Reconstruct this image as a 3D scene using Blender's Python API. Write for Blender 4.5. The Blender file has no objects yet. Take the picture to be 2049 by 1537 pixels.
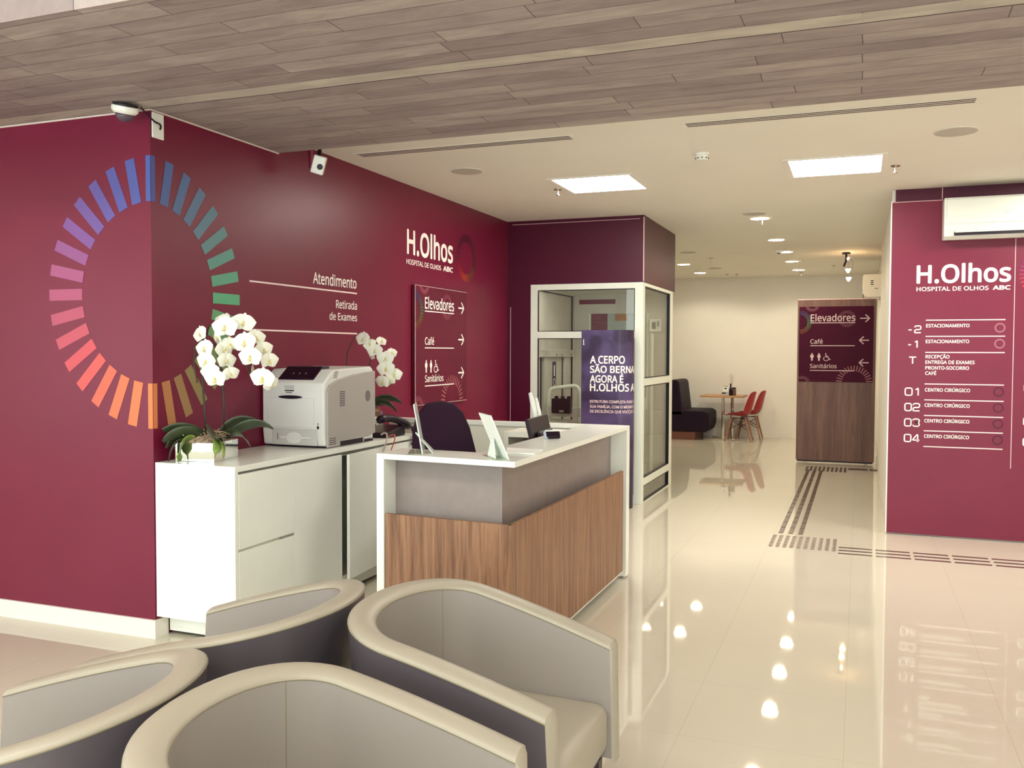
import bpy, bmesh, math, random
from mathutils import Vector, Matrix
random.seed(7)
C = bpy.context.scene.collection
PI = math.pi
R = math.radians
# ------------------------------------------------------------------ camera, world, big lights, exposure
sc = bpy.context.scene
F_PX = 1801.9
yaw, pitch, roll = R(21.0879), R(2.0477), R(0.1972)
fw0 = Vector((-math.sin(yaw), math.cos(yaw), 0)); rt = Vector((math.cos(yaw), math.sin(yaw), 0)); up = Vector((0, 0, 1))
fwd = fw0*math.cos(pitch) - up*math.sin(pitch); upc = up*math.cos(pitch) + fw0*math.sin(pitch)
rr = rt*math.cos(roll) + upc*math.sin(roll); uu = upc*math.cos(roll) - rt*math.sin(roll)
cam = bpy.data.cameras.new('camera'); camo = bpy.data.objects.new('camera', cam); C.objects.link(camo)
cam.sensor_width = 36; cam.lens = F_PX*36/2049; cam.clip_start = .05; cam.clip_end = 100
M4 = Matrix((rr, uu, -fwd)).transposed().to_4x4(); M4.translation = (0, 0, 1.53)
camo.matrix_world = M4
sc.camera = camo
sc.view_settings.view_transform = 'Standard'; sc.view_settings.look = 'None'
sc.view_settings.gamma = 1; sc.view_settings.exposure = 1.02
sc.cycles.max_bounces = 8; sc.cycles.diffuse_bounces = 5; sc.cycles.glossy_bounces = 4
sc.cycles.transmission_bounces = 6; sc.cycles.transparent_max_bounces = 12
sc.cycles.caustics_reflective = False; sc.cycles.caustics_refractive = False
sc.cycles.sample_clamp_indirect = 6
W = bpy.data.worlds.new('daylight'); sc.world = W; W.use_nodes = True
W.node_tree.nodes['Background'].inputs[0].default_value = (.90, 1.0, 1.0, 1)
W.node_tree.nodes['Background'].inputs[1].default_value = .9
def area(name, loc, rot, sx, sy, power, col):
    l = bpy.data.lights.new(name, 'AREA'); l.shape = 'RECTANGLE'; l.size = sx; l.size_y = sy; l.energy = power; l.color = col
    o = bpy.data.objects.new(name, l); C.objects.link(o); o.location = loc; o.rotation_euler = rot; return o
# daylight coming through the glazed street front behind the camera
area('front_window_daylight', (-1.0, -3.7, 1.6), (R(90), 0, 0), 9.5, 2.9, 125, (.90, 1.0, .99))
area('left_window_daylight', (-8.8, -2.0, 1.5), (R(90), 0, R(-90)), 3.2, 2.2, 38, (.95, .95, 1.0))
# ------------------------------------------------------------------ materials
def nodes(m): return m.node_tree.nodes, m.node_tree.links
def M(name, col, rough=.5, metal=0, spec=.5, emit=None, es=0, var=0, scale=8, bump=0, coat=0, trans=0, ior=1.5):
    m = bpy.data.materials.new(name); m.use_nodes = True; N, L = nodes(m); p = N['Principled BSDF']
    p.inputs['Base Color'].default_value = (*col, 1); p.inputs['Roughness'].default_value = rough
    p.inputs['Metallic'].default_value = metal; p.inputs['Specular IOR Level'].default_value = spec
    p.inputs['Coat Weight'].default_value = coat; p.inputs['IOR'].default_value = ior
    p.inputs['Transmission Weight'].default_value = trans
    if emit: p.inputs['Emission Color'].default_value = (*emit, 1); p.inputs['Emission Strength'].default_value = es
    if var or bump:
        tc = N.new('ShaderNodeTexCoord'); n = N.new('ShaderNodeTexNoise'); n.inputs['Scale'].default_value = scale; n.inputs['Detail'].default_value = 4
        L.new(tc.outputs['Object'], n.inputs['Vector'])
        if var:
            r = N.new('ShaderNodeValToRGB')
            r.color_ramp.elements[0].position = .3; r.color_ramp.elements[1].position = .7
            r.color_ramp.elements[0].color = (*[c*(1-var) for c in col], 1); r.color_ramp.elements[1].color = (*[min(1, c*(1+var)) for c in col], 1)
            L.new(n.outputs['Fac'], r.inputs['Fac']); L.new(r.outputs['Color'], p.inputs['Base Color'])
        if bump:
            b = N.new('ShaderNodeBump'); b.inputs['Strength'].default_value = bump; b.inputs['Distance'].default_value = .01
            L.new(n.outputs['Fac'], b.inputs['Height']); L.new(b.outputs['Normal'], p.inputs['Normal'])
    return m
def wood(name, a, b, c, grain=(26, 26, 1.3), rough=.45):
    m = bpy.data.materials.new(name); m.use_nodes = True; N, L = nodes(m); p = N['Principled BSDF']; p.inputs['Roughness'].default_value = rough
    tc = N.new('ShaderNodeTexCoord'); mp = N.new('ShaderNodeMapping'); mp.inputs['Scale'].default_value = grain
    n = N.new('ShaderNodeTexNoise'); n.inputs['Scale'].default_value = 1; n.inputs['Detail'].default_value = 6; n.inputs['Roughness'].default_value = .62; n.inputs['Distortion'].default_value = .9
    mp2 = N.new('ShaderNodeMapping'); mp2.inputs['Scale'].default_value = [g*5 for g in grain]
    n2 = N.new('ShaderNodeTexNoise'); n2.inputs['Scale'].default_value = 1; n2.inputs['Detail'].default_value = 3
    ad = N.new('ShaderNodeMath'); ad.operation = 'MULTIPLY_ADD'; ad.inputs[1].default_value = .35
    r = N.new('ShaderNodeValToRGB'); e = r.color_ramp.elements
    e[0].position = .48; e[0].color = (*a, 1); e[1].position = .86; e[1].color = (*c, 1); k = e.new(.67); k.color = (*b, 1)
    L.new(tc.outputs['Object'], mp.inputs['Vector']); L.new(tc.outputs['Object'], mp2.inputs['Vector'])
    L.new(mp.outputs['Vector'], n.inputs['Vector']); L.new(mp2.outputs['Vector'], n2.inputs['Vector'])
    L.new(n2.outputs['Fac'], ad.inputs[0]); L.new(n.outputs['Fac'], ad.inputs[2]); L.new(ad.outputs[0], r.inputs['Fac']); L.new(r.outputs['Color'], p.inputs['Base Color'])
    return m
MAR = (.165, .0075, .034)
m_maroon = M('maroon_paint', MAR, .36, spec=.36, var=.05, scale=3)
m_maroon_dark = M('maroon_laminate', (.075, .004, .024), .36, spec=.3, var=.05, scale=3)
m_sign = M('maroon_sign', (.12, .007, .026), .4, spec=.3, var=.06, scale=3)
m_signdark = M('plum_sign', (.060, .003, .020), .5, spec=.12, var=.08, scale=3)
m_white = M('white_paint', (.82, .79, .73), .6, var=.02, scale=2)
m_ceil = M('ceiling_paint', (.80, .775, .70), .75, var=.015, scale=1.5)
m_lam = M('white_laminate', (.86, .88, .82), .22, var=.01)
m_lamin = M('cream_laminate', (.78, .76, .66), .3)
m_alu = M('white_aluminium', (.80, .84, .76), .35)
m_greylam = M('greige_laminate', (.265, .220, .205), .4, var=.06, scale=14)
m_letter = M('white_vinyl', (.93, .88, .83), .5)
m_letterp = M('pink_white_vinyl', (.90, .72, .72), .5)
m_faint = M('faded_pink_vinyl', (.26, .055, .085), .5)
m_faint2 = M('rose_vinyl', (.36, .11, .13), .5)
m_icon = M('mauve_vinyl', (.33, .12, .17), .5)
m_trim = M('pink_edge_trim', (.75, .50, .52), .3)
m_black = M('black_plastic', (.012, .004, .012), .4, spec=.3)
m_blackfab = M('black_leatherette', (.012, .003, .014), .55, spec=.2, bump=.15, scale=60)
m_offch = M('charcoal_fabric', (.028, .010, .026), .8, spec=.15, bump=.2, scale=200)
m_chrome = M('polished_steel', (.86, .83, .80), .12, 1)
m_mirror = M('mirror_glass', (.92, .92, .88), .01, 1)
m_steel = M('brushed_steel', (.42, .35, .31), .22, 1)
m_studn = M('weathered_steel', (.20, .15, .125), .3, .7)
m_ac = M('air_conditioner_white', (.66, .68, .62), .3)
m_stud = M('dark_steel', (.13, .09, .075), .3, .6)
m_taupe = M('taupe_leatherette', (.335, .30, .24), .42, spec=.4, bump=.04, scale=350, var=.02)
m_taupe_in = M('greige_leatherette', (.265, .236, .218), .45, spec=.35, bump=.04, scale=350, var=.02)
m_shell = M('aubergine_leatherette', (.088, .074, .086), .4, bump=.05, scale=300)
m_seam = M('dark_seam', (.22, .185, .12), .6)
m_darkleg = M('dark_wood_leg', (.035, .012, .016), .4)
m_wood = wood('walnut_veneer', (.13, .058, .030), (.25, .122, .064), (.35, .19, .105))
m_woodgrey = wood('greyed_oak_veneer', (.095, .042, .034), (.155, .074, .056), (.21, .11, .08), (14, 14, .9))
m_tabletop = wood('oak_tabletop', (.34, .17, .075), (.45, .24, .11), (.55, .31, .16), (1.5, 24, 24))
m_printer = M('printer_white', (.72, .73, .70), .4)
m_printgrey = M('printer_grey', (.40, .37, .345), .5)
m_printmid = M('printer_mid_grey', (.55, .55, .53), .4)  # plain mid grey for tray front, label plate and napkin holder
m_petal = M('orchid_petal', (.88, .89, .78), .55, var=.02, scale=30)
m_lip = M('orchid_lip', (.72, .64, .30), .5)
m_leaf = M('orchid_leaf', (.045, .060, .028), .35, var=.25, scale=9)
m_leafy = M('young_leaf', (.20, .30, .06), .35, var=.2, scale=12)
m_stem = M('orchid_stem', (.03, .028, .018), .5)
m_moss = M('dried_moss', (.42, .31, .21), .9, var=.4, scale=70, bump=1)
m_acryl = M('frosted_acrylic', (.86, .95, .88), .15)
m_paper = M('white_paper', (.85, .88, .84), .6)
m_red = M('red_shell_seat', (.30, .006, .016), .35)
m_leg = M('beech_leg', (.33, .16, .10), .5)
m_purple = None
m_grille = M('speaker_grille', (.50, .46, .41), .8)
m_vent = M('vent_slot', (.05, .028, .045), .6)
m_grey = M('lift_grey_paint', (.60, .565, .52), .45, var=.04, scale=5)
m_greyd = M('lift_dark_grey', (.33, .31, .27), .5)  # plain darker grey for platform floor, box plate, cabinet gap and pull
m_orange = M('orange_cable', (.55, .09, .05), .5)
m_cable = M('grey_cable', (.45, .38, .32), .5)
m_navy = M('navy_sticker', (.03, .025, .12), .4)
m_blueb = M('blue_white_case', (.55, .62, .75), .3)
def glass_mat(name, tint, refl_rough=.0):
    m = bpy.data.materials.new(name); m.use_nodes = True; N, L = nodes(m); N.remove(N['Principled BSDF'])
    t = N.new('ShaderNodeBsdfTransparent'); t.inputs[0].default_value = (*tint, 1)
    g = N.new('ShaderNodeBsdfGlossy'); g.inputs['Roughness'].default_value = refl_rough
    lw = N.new('ShaderNodeLayerWeight'); pw = N.new('ShaderNodeMath'); pw.operation = 'POWER'; pw.inputs[1].default_value = 5; L.new(lw.outputs['Facing'], pw.inputs[0])
    f = N.new('ShaderNodeMath'); f.operation = 'MULTIPLY_ADD'; f.inputs[1].default_value = .6; f.inputs[2].default_value = .035; L.new(pw.outputs[0], f.inputs[0])
    x = N.new('ShaderNodeMixShader'); L.new(f.outputs[0], x.inputs[0]); L.new(t.outputs[0], x.inputs[1]); L.new(g.outputs[0], x.inputs[2])
    L.new(x.outputs[0], N['Material Output'].inputs[0]); return m
m_glass = glass_mat('clear_glass', (.92, .93, .90))
m_clear = glass_mat('clear_acrylic', (.93, .97, .93))
def emis(name, col, s):
    m = bpy.data.materials.new(name); m.use_nodes = True; N, L = nodes(m); N.remove(N['Principled BSDF'])
    e = N.new('ShaderNodeEmission'); e.inputs[0].default_value = (*col, 1); e.inputs[1].default_value = s
    L.new(e.outputs[0], N['Material Output'].inputs[0]); return m
m_led = emis('led_panel_diffuser', (1, .94, .845), 18)
m_down = emis('downlight_diffuser', (1, .90, .70), 26)
m_spot = emis('warm_spot_bulb', (1, .62, .30), 30)
def rainbow_mat():
    m = bpy.data.materials.new('rainbow_vinyl'); m.use_nodes = True; N, L = nodes(m); p = N['Principled BSDF']; p.inputs['Roughness'].default_value = .5
    a = N.new('ShaderNodeAttribute'); a.attribute_name = 'tint'; L.new(a.outputs['Color'], p.inputs['Base Color']); return m
m_rain = rainbow_mat()
def floor_mat():
    m = bpy.data.materials.new('polished_porcelain'); m.use_nodes = True; N, L = nodes(m); p = N['Principled BSDF']
    p.inputs['Roughness'].default_value = .03; p.inputs['Specular IOR Level'].default_value = .85
    tc = N.new('ShaderNodeTexCoord'); s = N.new('ShaderNodeSeparateXYZ'); L.new(tc.outputs['Object'], s.inputs[0])
    out = []
    for ax, o in (('X', -.653), ('Y', 4.795)):
        a = N.new('ShaderNodeMath'); a.operation = 'SUBTRACT'; a.inputs[1].default_value = o - 62; L.new(s.outputs[ax], a.inputs[0])
        b = N.new('ShaderNodeMath'); b.operation = 'PINGPONG'; b.inputs[1].default_value = .31; L.new(a.outputs[0], b.inputs[0])
        c = N.new('ShaderNodeMath'); c.operation = 'LESS_THAN'; c.inputs[1].default_value = .0011; L.new(b.outputs[0], c.inputs[0]); out.append(c)
    mx = N.new('ShaderNodeMath'); mx.operation = 'MAXIMUM'; L.new(out[0].outputs[0], mx.inputs[0]); L.new(out[1].outputs[0], mx.inputs[1])
    n = N.new('ShaderNodeTexNoise'); n.inputs['Scale'].default_value = 1.2; n.inputs['Detail'].default_value = 5
    L.new(tc.outputs['Object'], n.inputs['Vector'])
    r = N.new('ShaderNodeValToRGB'); r.color_ramp.elements[0].color = (.60, .555, .455, 1); r.color_ramp.elements[1].color = (.645, .60, .495, 1)
    L.new(n.outputs['Fac'], r.inputs['Fac'])
    mix = N.new('ShaderNodeMixRGB'); L.new(mx.outputs[0], mix.inputs[0]); L.new(r.outputs[0], mix.inputs[1]); mix.inputs[2].default_value = (.50, .45, .36, 1)
    L.new(mix.outputs[0], p.inputs['Base Color']); return m
m_floor = floor_mat()
def beam_mat():
    m = bpy.data.materials.new('board_marked_concrete'); m.use_nodes = True; N, L = nodes(m); p = N['Principled BSDF']; p.inputs['Roughness'].default_value = .85
    tc = N.new('ShaderNodeTexCoord')
    wn = N.new('ShaderNodeTexNoise'); wn.inputs['Scale'].default_value = 2.2; wn.inputs['Detail'].default_value = 3; L.new(tc.outputs['Object'], wn.inputs['Vector'])
    wv = N.new('ShaderNodeVectorMath'); wv.operation = 'MULTIPLY_ADD'; wv.inputs[1].default_value = (.02, .022, 0); L.new(wn.outputs['Color'], wv.inputs[0]); L.new(tc.outputs['Object'], wv.inputs[2])
    br = N.new('ShaderNodeTexBrick'); br.offset = .37; br.offset_frequency = 2; br.squash = .7; br.squash_frequency = 3
    br.inputs['Scale'].default_value = 1; br.inputs['Brick Width'].default_value = 1.15; br.inputs['Row Height'].default_value = .125
    br.inputs['Mortar Size'].default_value = .003; br.inputs['Mortar Smooth'].default_value = .6; br.inputs['Bias'].default_value = 0
    br.inputs['Color1'].default_value = (.285, .232, .238, 1); br.inputs['Color2'].default_value = (.425, .365, .35, 1); br.inputs['Mortar'].default_value = (.115, .085, .095, 1)
    L.new(wv.outputs[0], br.inputs['Vector'])
    mp = N.new('ShaderNodeMapping'); mp.inputs['Scale'].default_value = (1.5, 7, 1); L.new(tc.outputs['Object'], mp.inputs['Vector'])
    n = N.new('ShaderNodeTexNoise'); n.inputs['Distortion'].default_value = .7; n.inputs['Scale'].default_value = 1.7; n.inputs['Detail'].default_value = 7; n.inputs['Roughness'].default_value = .65; L.new(mp.outputs[0], n.inputs['Vector'])
    r = N.new('ShaderNodeValToRGB'); r.color_ramp.elements[0].position = .25; r.color_ramp.elements[0].color = (.66, .60, .64, 1); r.color_ramp.elements[1].position = .75; r.color_ramp.elements[1].color = (1.15, 1.14, 1.10, 1)
    L.new(n.outputs['Fac'], r.inputs['Fac'])
    mu = N.new('ShaderNodeMixRGB'); mu.blend_type = 'MULTIPLY'; mu.inputs[0].default_value = 1; L.new(br.outputs['Color'], mu.inputs[1]); L.new(r.outputs[0], mu.inputs[2])
    # pale cement band beside the joint at y = 3.735 and the open crack along it
    s = N.new('ShaderNodeSeparateXYZ'); L.new(wv.outputs[0], s.inputs[0])
    def rng(lo, hi):
        a = N.new('ShaderNodeMath'); a.operation = 'GREATER_THAN'; a.inputs[1].default_value = lo; L.new(s.outputs['Y'], a.inputs[0])
        b = N.new('ShaderNodeMath'); b.operation = 'LESS_THAN'; b.inputs[1].default_value = hi; L.new(s.outputs['Y'], b.inputs[0])
        c = N.new('ShaderNodeMath'); c.operation = 'MULTIPLY'; L.new(a.outputs[0], c.inputs[0]); L.new(b.outputs[0], c.inputs[1]); return c
    bd = rng(3.635, 3.742); ck = rng(3.742, 3.7505)
    band = N.new('ShaderNodeMixRGB'); band.blend_type = 'MULTIPLY'; band.inputs[0].default_value = 1; band.inputs[1].default_value = (.52, .49, .43, 1); L.new(r.outputs[0], band.inputs[2])
    bf = N.new('ShaderNodeMath'); bf.operation = 'MULTIPLY'; bf.inputs[1].default_value = .85; L.new(bd.outputs[0], bf.inputs[0])
    x1 = N.new('ShaderNodeMixRGB'); L.new(bf.outputs[0], x1.inputs[0]); L.new(mu.outputs[0], x1.inputs[1]); L.new(band.outputs[0], x1.inputs[2])
    x2 = N.new('ShaderNodeMixRGB'); L.new(ck.outputs[0], x2.inputs[0]); L.new(x1.outputs[0], x2.inputs[1]); x2.inputs[2].default_value = (.06, .04, .045, 1)
    L.new(x2.outputs[0], p.inputs['Base Color'])
    b = N.new('ShaderNodeBump'); b.inputs['Strength'].default_value = .35; b.inputs['Distance'].default_value = .01; L.new(n.outputs['Fac'], b.inputs['Height']); L.new(b.outputs[0], p.inputs['Normal'])
    return m
m_beam = beam_mat()
def poster_mat():
    m = bpy.data.materials.new('violet_poster'); m.use_nodes = True; N, L = nodes(m); p = N['Principled BSDF']; p.inputs['Roughness'].default_value = .4
    tc = N.new('ShaderNodeTexCoord'); n = N.new('ShaderNodeTexNoise'); n.inputs['Scale'].default_value = 2.6; n.inputs['Detail'].default_value = 2; n.inputs['Distortion'].default_value = .6
    L.new(tc.outputs['Object'], n.inputs['Vector'])
    r = N.new('ShaderNodeValToRGB'); r.color_ramp.elements[0].position = .42; r.color_ramp.elements[0].color = (.026, .011, .046, 1); r.color_ramp.elements[1].position = .6; r.color_ramp.elements[1].color = (.078, .050, .148, 1)
    L.new(n.outputs['Fac'], r.inputs['Fac']); L.new(r.outputs[0], p.inputs['Base Color']); return m
m_purple = poster_mat()
# ------------------------------------------------------------------ mesh helpers
def link(name, me, mat, parent=None, smooth=False, bevel=0, seg=2):
    for m in (mat if isinstance(mat, (list, tuple)) else [mat]): me.materials.append(m)
    o = bpy.data.objects.new(name, me); C.objects.link(o)
    if parent is not None: o.parent = parent
    if smooth:
        for p in me.polygons: p.use_smooth = True
    if bevel:
        b = o.modifiers.new('bevel', 'BEVEL'); b.width = bevel; b.segments = seg; b.limit_method = 'ANGLE'; b.angle_limit = R(40)
    return o
def obj(name, bm, mat, parent=None, smooth=False, bevel=0, seg=2, recalc=True):
    """mesh built in world coordinates; stored relative to its parent's location"""
    if recalc: bmesh.ops.recalc_face_normals(bm, faces=bm.faces)
    if parent is not None:
        off = Vector(parent.location); p = parent.parent
        while p is not None: off += Vector(p.location); p = p.parent
        bmesh.ops.translate(bm, verts=bm.verts, vec=-off)
    me = bpy.data.meshes.new(name); bm.to_mesh(me); bm.free()
    return link(name, me, mat, parent, smooth, bevel, seg)
def thing(name, label, cat, loc=(0, 0, 0), group=None):
    o = bpy.data.objects.new(name, None); C.objects.link(o); o.location = loc; o.empty_display_size = .1
    o['label'] = label; o['category'] = cat
    if group: o['group'] = group
    return o
def tag(o, label, cat, group=None):
    o['label'] = label; o['category'] = cat
    if group: o['group'] = group
    return o
def struct(name, bm, mat, **k):
    o = obj(name, bm, mat, **k); o['kind'] = 'structure'; return o
def B(): return bmesh.new()
def box(bm, x0, x1, y0, y1, z0, z1, mi=0):
    v = [bm.verts.new(p) for p in ((x0,y0,z0),(x1,y0,z0),(x1,y1,z0),(x0,y1,z0),(x0,y0,z1),(x1,y0,z1),(x1,y1,z1),(x0,y1,z1))]
    for q in ((0,3,2,1),(4,5,6,7),(0,1,5,4),(1,2,6,5),(2,3,7,6),(3,0,4,7)):
        f = bm.faces.new([v[i] for i in q]); f.material_index = mi
    return bm
def bx(*a): return box(B(), *a)
def prism(bm, pts, f, a, b):
    """pts: 2D polygon; f(u,v,h)->3D; extruded from h=a to h=b"""
    A = [bm.verts.new(f(u, v, a)) for u, v in pts]; Bv = [bm.verts.new(f(u, v, b)) for u, v in pts]
    n = len(pts); bm.faces.new(A); bm.faces.new(Bv[::-1])
    for i in range(n): bm.faces.new((A[i], A[(i+1) % n], Bv[(i+1) % n], Bv[i]))
    return bm
def tube(bm, pts, r, n=8, caps=True):
    pts = [Vector(p) for p in pts]; rings = []
    rs = r if isinstance(r, (list, tuple)) else [r]*len(pts)
    t0 = (pts[1]-pts[0]).normalized(); ref = Vector((0, 0, 1)) if abs(t0.z) < .9 else Vector((1, 0, 0))
    nrm = (ref - t0*ref.dot(t0)).normalized()
    for i, p in enumerate(pts):
        t = ((pts[i+1]-p) if i == 0 else (p-pts[i-1]) if i == len(pts)-1 else (pts[i+1]-p).normalized()+(p-pts[i-1]).normalized()).normalized()
        nrm = (nrm - t*nrm.dot(t)).normalized(); b = t.cross(nrm)
        rings.append([bm.verts.new(p + (nrm*math.cos(2*PI*k/n) + b*math.sin(2*PI*k/n))*rs[i]) for k in range(n)])
    for i in range(len(rings)-1):
        for k in range(n): bm.faces.new((rings[i][k], rings[i][(k+1) % n], rings[i+1][(k+1) % n], rings[i+1][k]))
    if caps: bm.faces.new(rings[0][::-1]); bm.faces.new(rings[-1])
    return bm
def lathe(bm, prof, c, n=24, ax=Vector((0, 0, 1)), e=Vector((1, 0, 0))):
    c = Vector(c); f = ax.cross(e); rings = []
    for r, h in prof:
        rings.append([bm.verts.new(c + ax*h + (e*math.cos(2*PI*k/n) + f*math.sin(2*PI*k/n))*max(r, 1e-5)) for k in range(n)])
    for i in range(len(rings)-1):
        for k in range(n): bm.faces.new((rings[i][k], rings[i][(k+1) % n], rings[i+1][(k+1) % n], rings[i+1][k]))
    bm.faces.new(rings[0][::-1]); bm.faces.new(rings[-1]); return bm
def bez(p0, p1, p2, n=10):
    p0, p1, p2 = Vector(p0), Vector(p1), Vector(p2)
    return [p0*(1-t)**2 + p1*2*t*(1-t) + p2*t*t for t in [i/n for i in range(n+1)]]
# planes: f(u,v,h) -> point
def on_y(y): return lambda u, v, h=0: (u, y-h, v)          # faces the camera side (-y); u = x, v = z
def on_x(x): return lambda u, v, h=0: (x+h, u, v)          # faces +x; u = y, v = z
def down(z): return lambda u, v, h=0: (u, v, z-h)          # ceiling; u = x, v = y
def rect(bm, f, u0, u1, v0, v1, a, b): return prism(bm, [(u0, v0), (u1, v0), (u1, v1), (u0, v1)], f, a, b)
def stroke(bm, f, pts, w, a, b):
    for (x0, y0), (x1, y1) in zip(pts, pts[1:]):
        d = math.hypot(x1-x0, y1-y0) or 1; nx, ny = -(y1-y0)/d*w/2, (x1-x0)/d*w/2
        prism(bm, [(x0+nx, y0+ny), (x0-nx, y0-ny), (x1-nx, y1-ny), (x1+nx, y1+ny)], f, a, b)
    return bm
def circ(cx, cy, r, n=16, a0=0, a1=2*PI, ry=None):
    full = abs(a1-a0-2*PI) < 1e-6; m = n if full else n+1
    return [(cx+r*math.cos(a0+(a1-a0)*i/n), cy+(ry or r)*math.sin(a0+(a1-a0)*i/n)) for i in range(m)]
import os
try: FONT = bpy.data.fonts.load(os.path.join(bpy.utils.system_resource('DATAFILES', path='fonts'), 'NotoSansHebrew-Regular.woff2'))   # a face that ships with Blender
except Exception: FONT = None
def text_mesh(body):
    cu = bpy.data.curves.new('t', 'FONT'); cu.body = body; cu.resolution_u = 3; cu.size = 1
    if FONT: cu.font = FONT
    o = bpy.data.objects.new('t', cu); C.objects.link(o); dg = bpy.context.evaluated_depsgraph_get(); dg.update()
    me = bpy.data.meshes.new_from_object(o.evaluated_get(dg)); bpy.data.objects.remove(o); bpy.data.curves.remove(cu); return me
_q = text_mesh('H'); CAP = (min(v.co.y for v in _q.vertices), max(v.co.y for v in _q.vertices)); bpy.data.meshes.remove(_q)
def put_text(bm, body, f, u0, base, cap, u1=None, right=None, bold=0.0, h=.0012, sx=None):
    """lettering: capitals 'cap' tall on baseline 'base', from u0 (to u1, or ending at right); heavier strokes by overlaid shifts"""
    me = text_mesh(body); xs = [v.co.x for v in me.vertices]; x0, x1 = min(xs)-bold, max(xs)+bold
    sy = cap/(CAP[1]-CAP[0]+2*bold); y0 = CAP[0]-bold
    s = (u1-u0)/(x1-x0) if u1 is not None else sy*(sx or 1)
    if right is not None: u0 = right - (x1-x0)*s
    sh = [(0, 0)] + [(bold*math.cos(k*PI/4), bold*math.sin(k*PI/4)) for k in range(8)] if bold > 0 else [(0, 0)]
    for i, (dx, dy) in enumerate(sh):
        vs = [bm.verts.new(f(u0+(v.co.x+dx-x0)*s, base+(v.co.y+dy-y0)*sy, h+i*.00004)) for v in me.vertices]
        for p in me.polygons:
            try: bm.faces.new([vs[k] for k in p.vertices])
            except ValueError: pass
    bpy.data.meshes.remove(me); return bm
def digits(bm, f, body, u0, u1, base, cap, w, h=.0012):
    """squared round-cornered numerals drawn as strokes, one unit tall and .74 wide"""
    def rr_(x0, x1, y0, y1, r, a0, a1):                            # rounded path pieces
        return [(x0+r*math.cos(a), y0+r*math.sin(a)) for a in [a0+(a1-a0)*i/5 for i in range(6)]]
    q = lambda cx, cy, a0, a1, r=.2: [(cx+r*math.cos(R(a0+(a1-a0)*i/5)), cy+r*math.sin(R(a0+(a1-a0)*i/5))) for i in range(6)]
    G = {'0': [[(.2, 0), (.54, 0)]+q(.54, .2, -90, 0)+q(.54, .8, 0, 90)+q(.2, .8, 90, 180)+q(.2, .2, 180, 270)],
         '1': [[(.16, .78), (.44, 1), (.44, 0)]],
         '2': [[(.02, .78)]+q(.2, .8, 175, 90)+q(.54, .8, 90, 0)+q(.54, .66, 0, -90)[1:]+q(.2, .26, 90, 180)+[(0, 0), (.74, 0)]],
         '3': [[(.02, .8)]+q(.2, .8, 175, 90)+q(.54, .8, 90, 0)+q(.54, .72, 0, -90)+[(.28, .52), (.54, .52)]+q(.54, .3, 90, 0)+q(.54, .2, 0, -90)+q(.2, .2, 270, 180)],
         '4': [[(.56, 0), (.56, 1), (.48, 1), (0, .3), (0, .24), (.76, .24)]],
         'T': [[(-.02, 1), (.76, 1)], [(.37, 1), (.37, 0)]], '-': [[(.1, .42), (.5, .42)]]}
    adv = {'1': .62, '-': .66}
    tot = sum(adv.get(c, .74) for c in body) + .22*(len(body)-1); sx = (u1-u0)/tot; x = 0; sy = cap-w
    for c in body:
        for st in G[c]: stroke(bm, f, [(u0+(x+a)*sx, base+w/2+b*sy) for a, b in st], w, h/2, h)
        x += adv.get(c, .74)+.22
    return bm
def text(name, lines, f, mat, parent, h=.0012):
    for l in lines:
        bm = put_text(B(), f=f, h=h, **l)
        bmesh.ops.recalc_face_normals(bm, faces=bm.faces)
        obj(name, bm, mat, parent, recalc=False)
RAIN = [(0, (.13, .25, .72)), (45, (.24, .46, .60)), (90, (.20, .72, .46)), (130, (.50, .56, .20)), (160, (.66, .40, .14)), (180, (1.0, .45, .14)), (205, (1.0, .36, .15)), (232, (.95, .16, .22)), (258, (.78, .16, .32)), (280, (.70, .17, .45)), (305, (.42, .16, .60)), (335, (.20, .19, .68)), (360, (.13, .25, .72))]
def hue(a):
    a %= 360
    for (p, c), (q, d) in zip(RAIN, RAIN[1:]):
        if p <= a <= q: t = (a-p)/(q-p); return [c[i]+(d[i]-c[i])*t for i in range(3)]
def bars(name, f, cu, cv, r0, r1, n, wid, mat, parent, keep=lambda u, v: True, dim=lambda a: 1, colored=True, h=.0015, rv=None, off=0):
    """a ring of radiating bars, clockwise from the top"""
    bm = B(); lay = bm.loops.layers.color.new('tint')
    for k in range(n):
        a = 360*k/n+off; s, c = math.sin(R(a)), math.cos(R(a))
        if not keep(cu+s*(r0+r1)/2, cv+c*(r0+r1)/2): continue
        q = [(cu+s*r+c*w, cv+c*r-s*w) for r, w in ((r0, -wid/2), (r1, -wid/2), (r1, wid/2), (r0, wid/2))]
        fc = bm.faces.new([bm.verts.new(f(u, v, h)) for u, v in q])
        col = hue(a); d = dim(a)
        col = [col[i]*d + MAR[i]*(1-d) for i in range(3)]
        for l in fc.loops: l[lay] = (*[max(0, x)**(1/2.2) if False else x for x in col], 1)
    return bm if name is None else obj(name, bm, mat, parent, recalc=False)
def arrow(bm, f, u, v, L, hd, w, d=1, h=.0015):
    stroke(bm, f, [(u-d*L/2, v), (u+d*L/2, v)], w, h/2, h)
    stroke(bm, f, [(u+d*(L/2-hd), v+hd), (u+d*L/2+d*w*.3, v), (u+d*(L/2-hd), v-hd)], w, h/2, h); return bm
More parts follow.
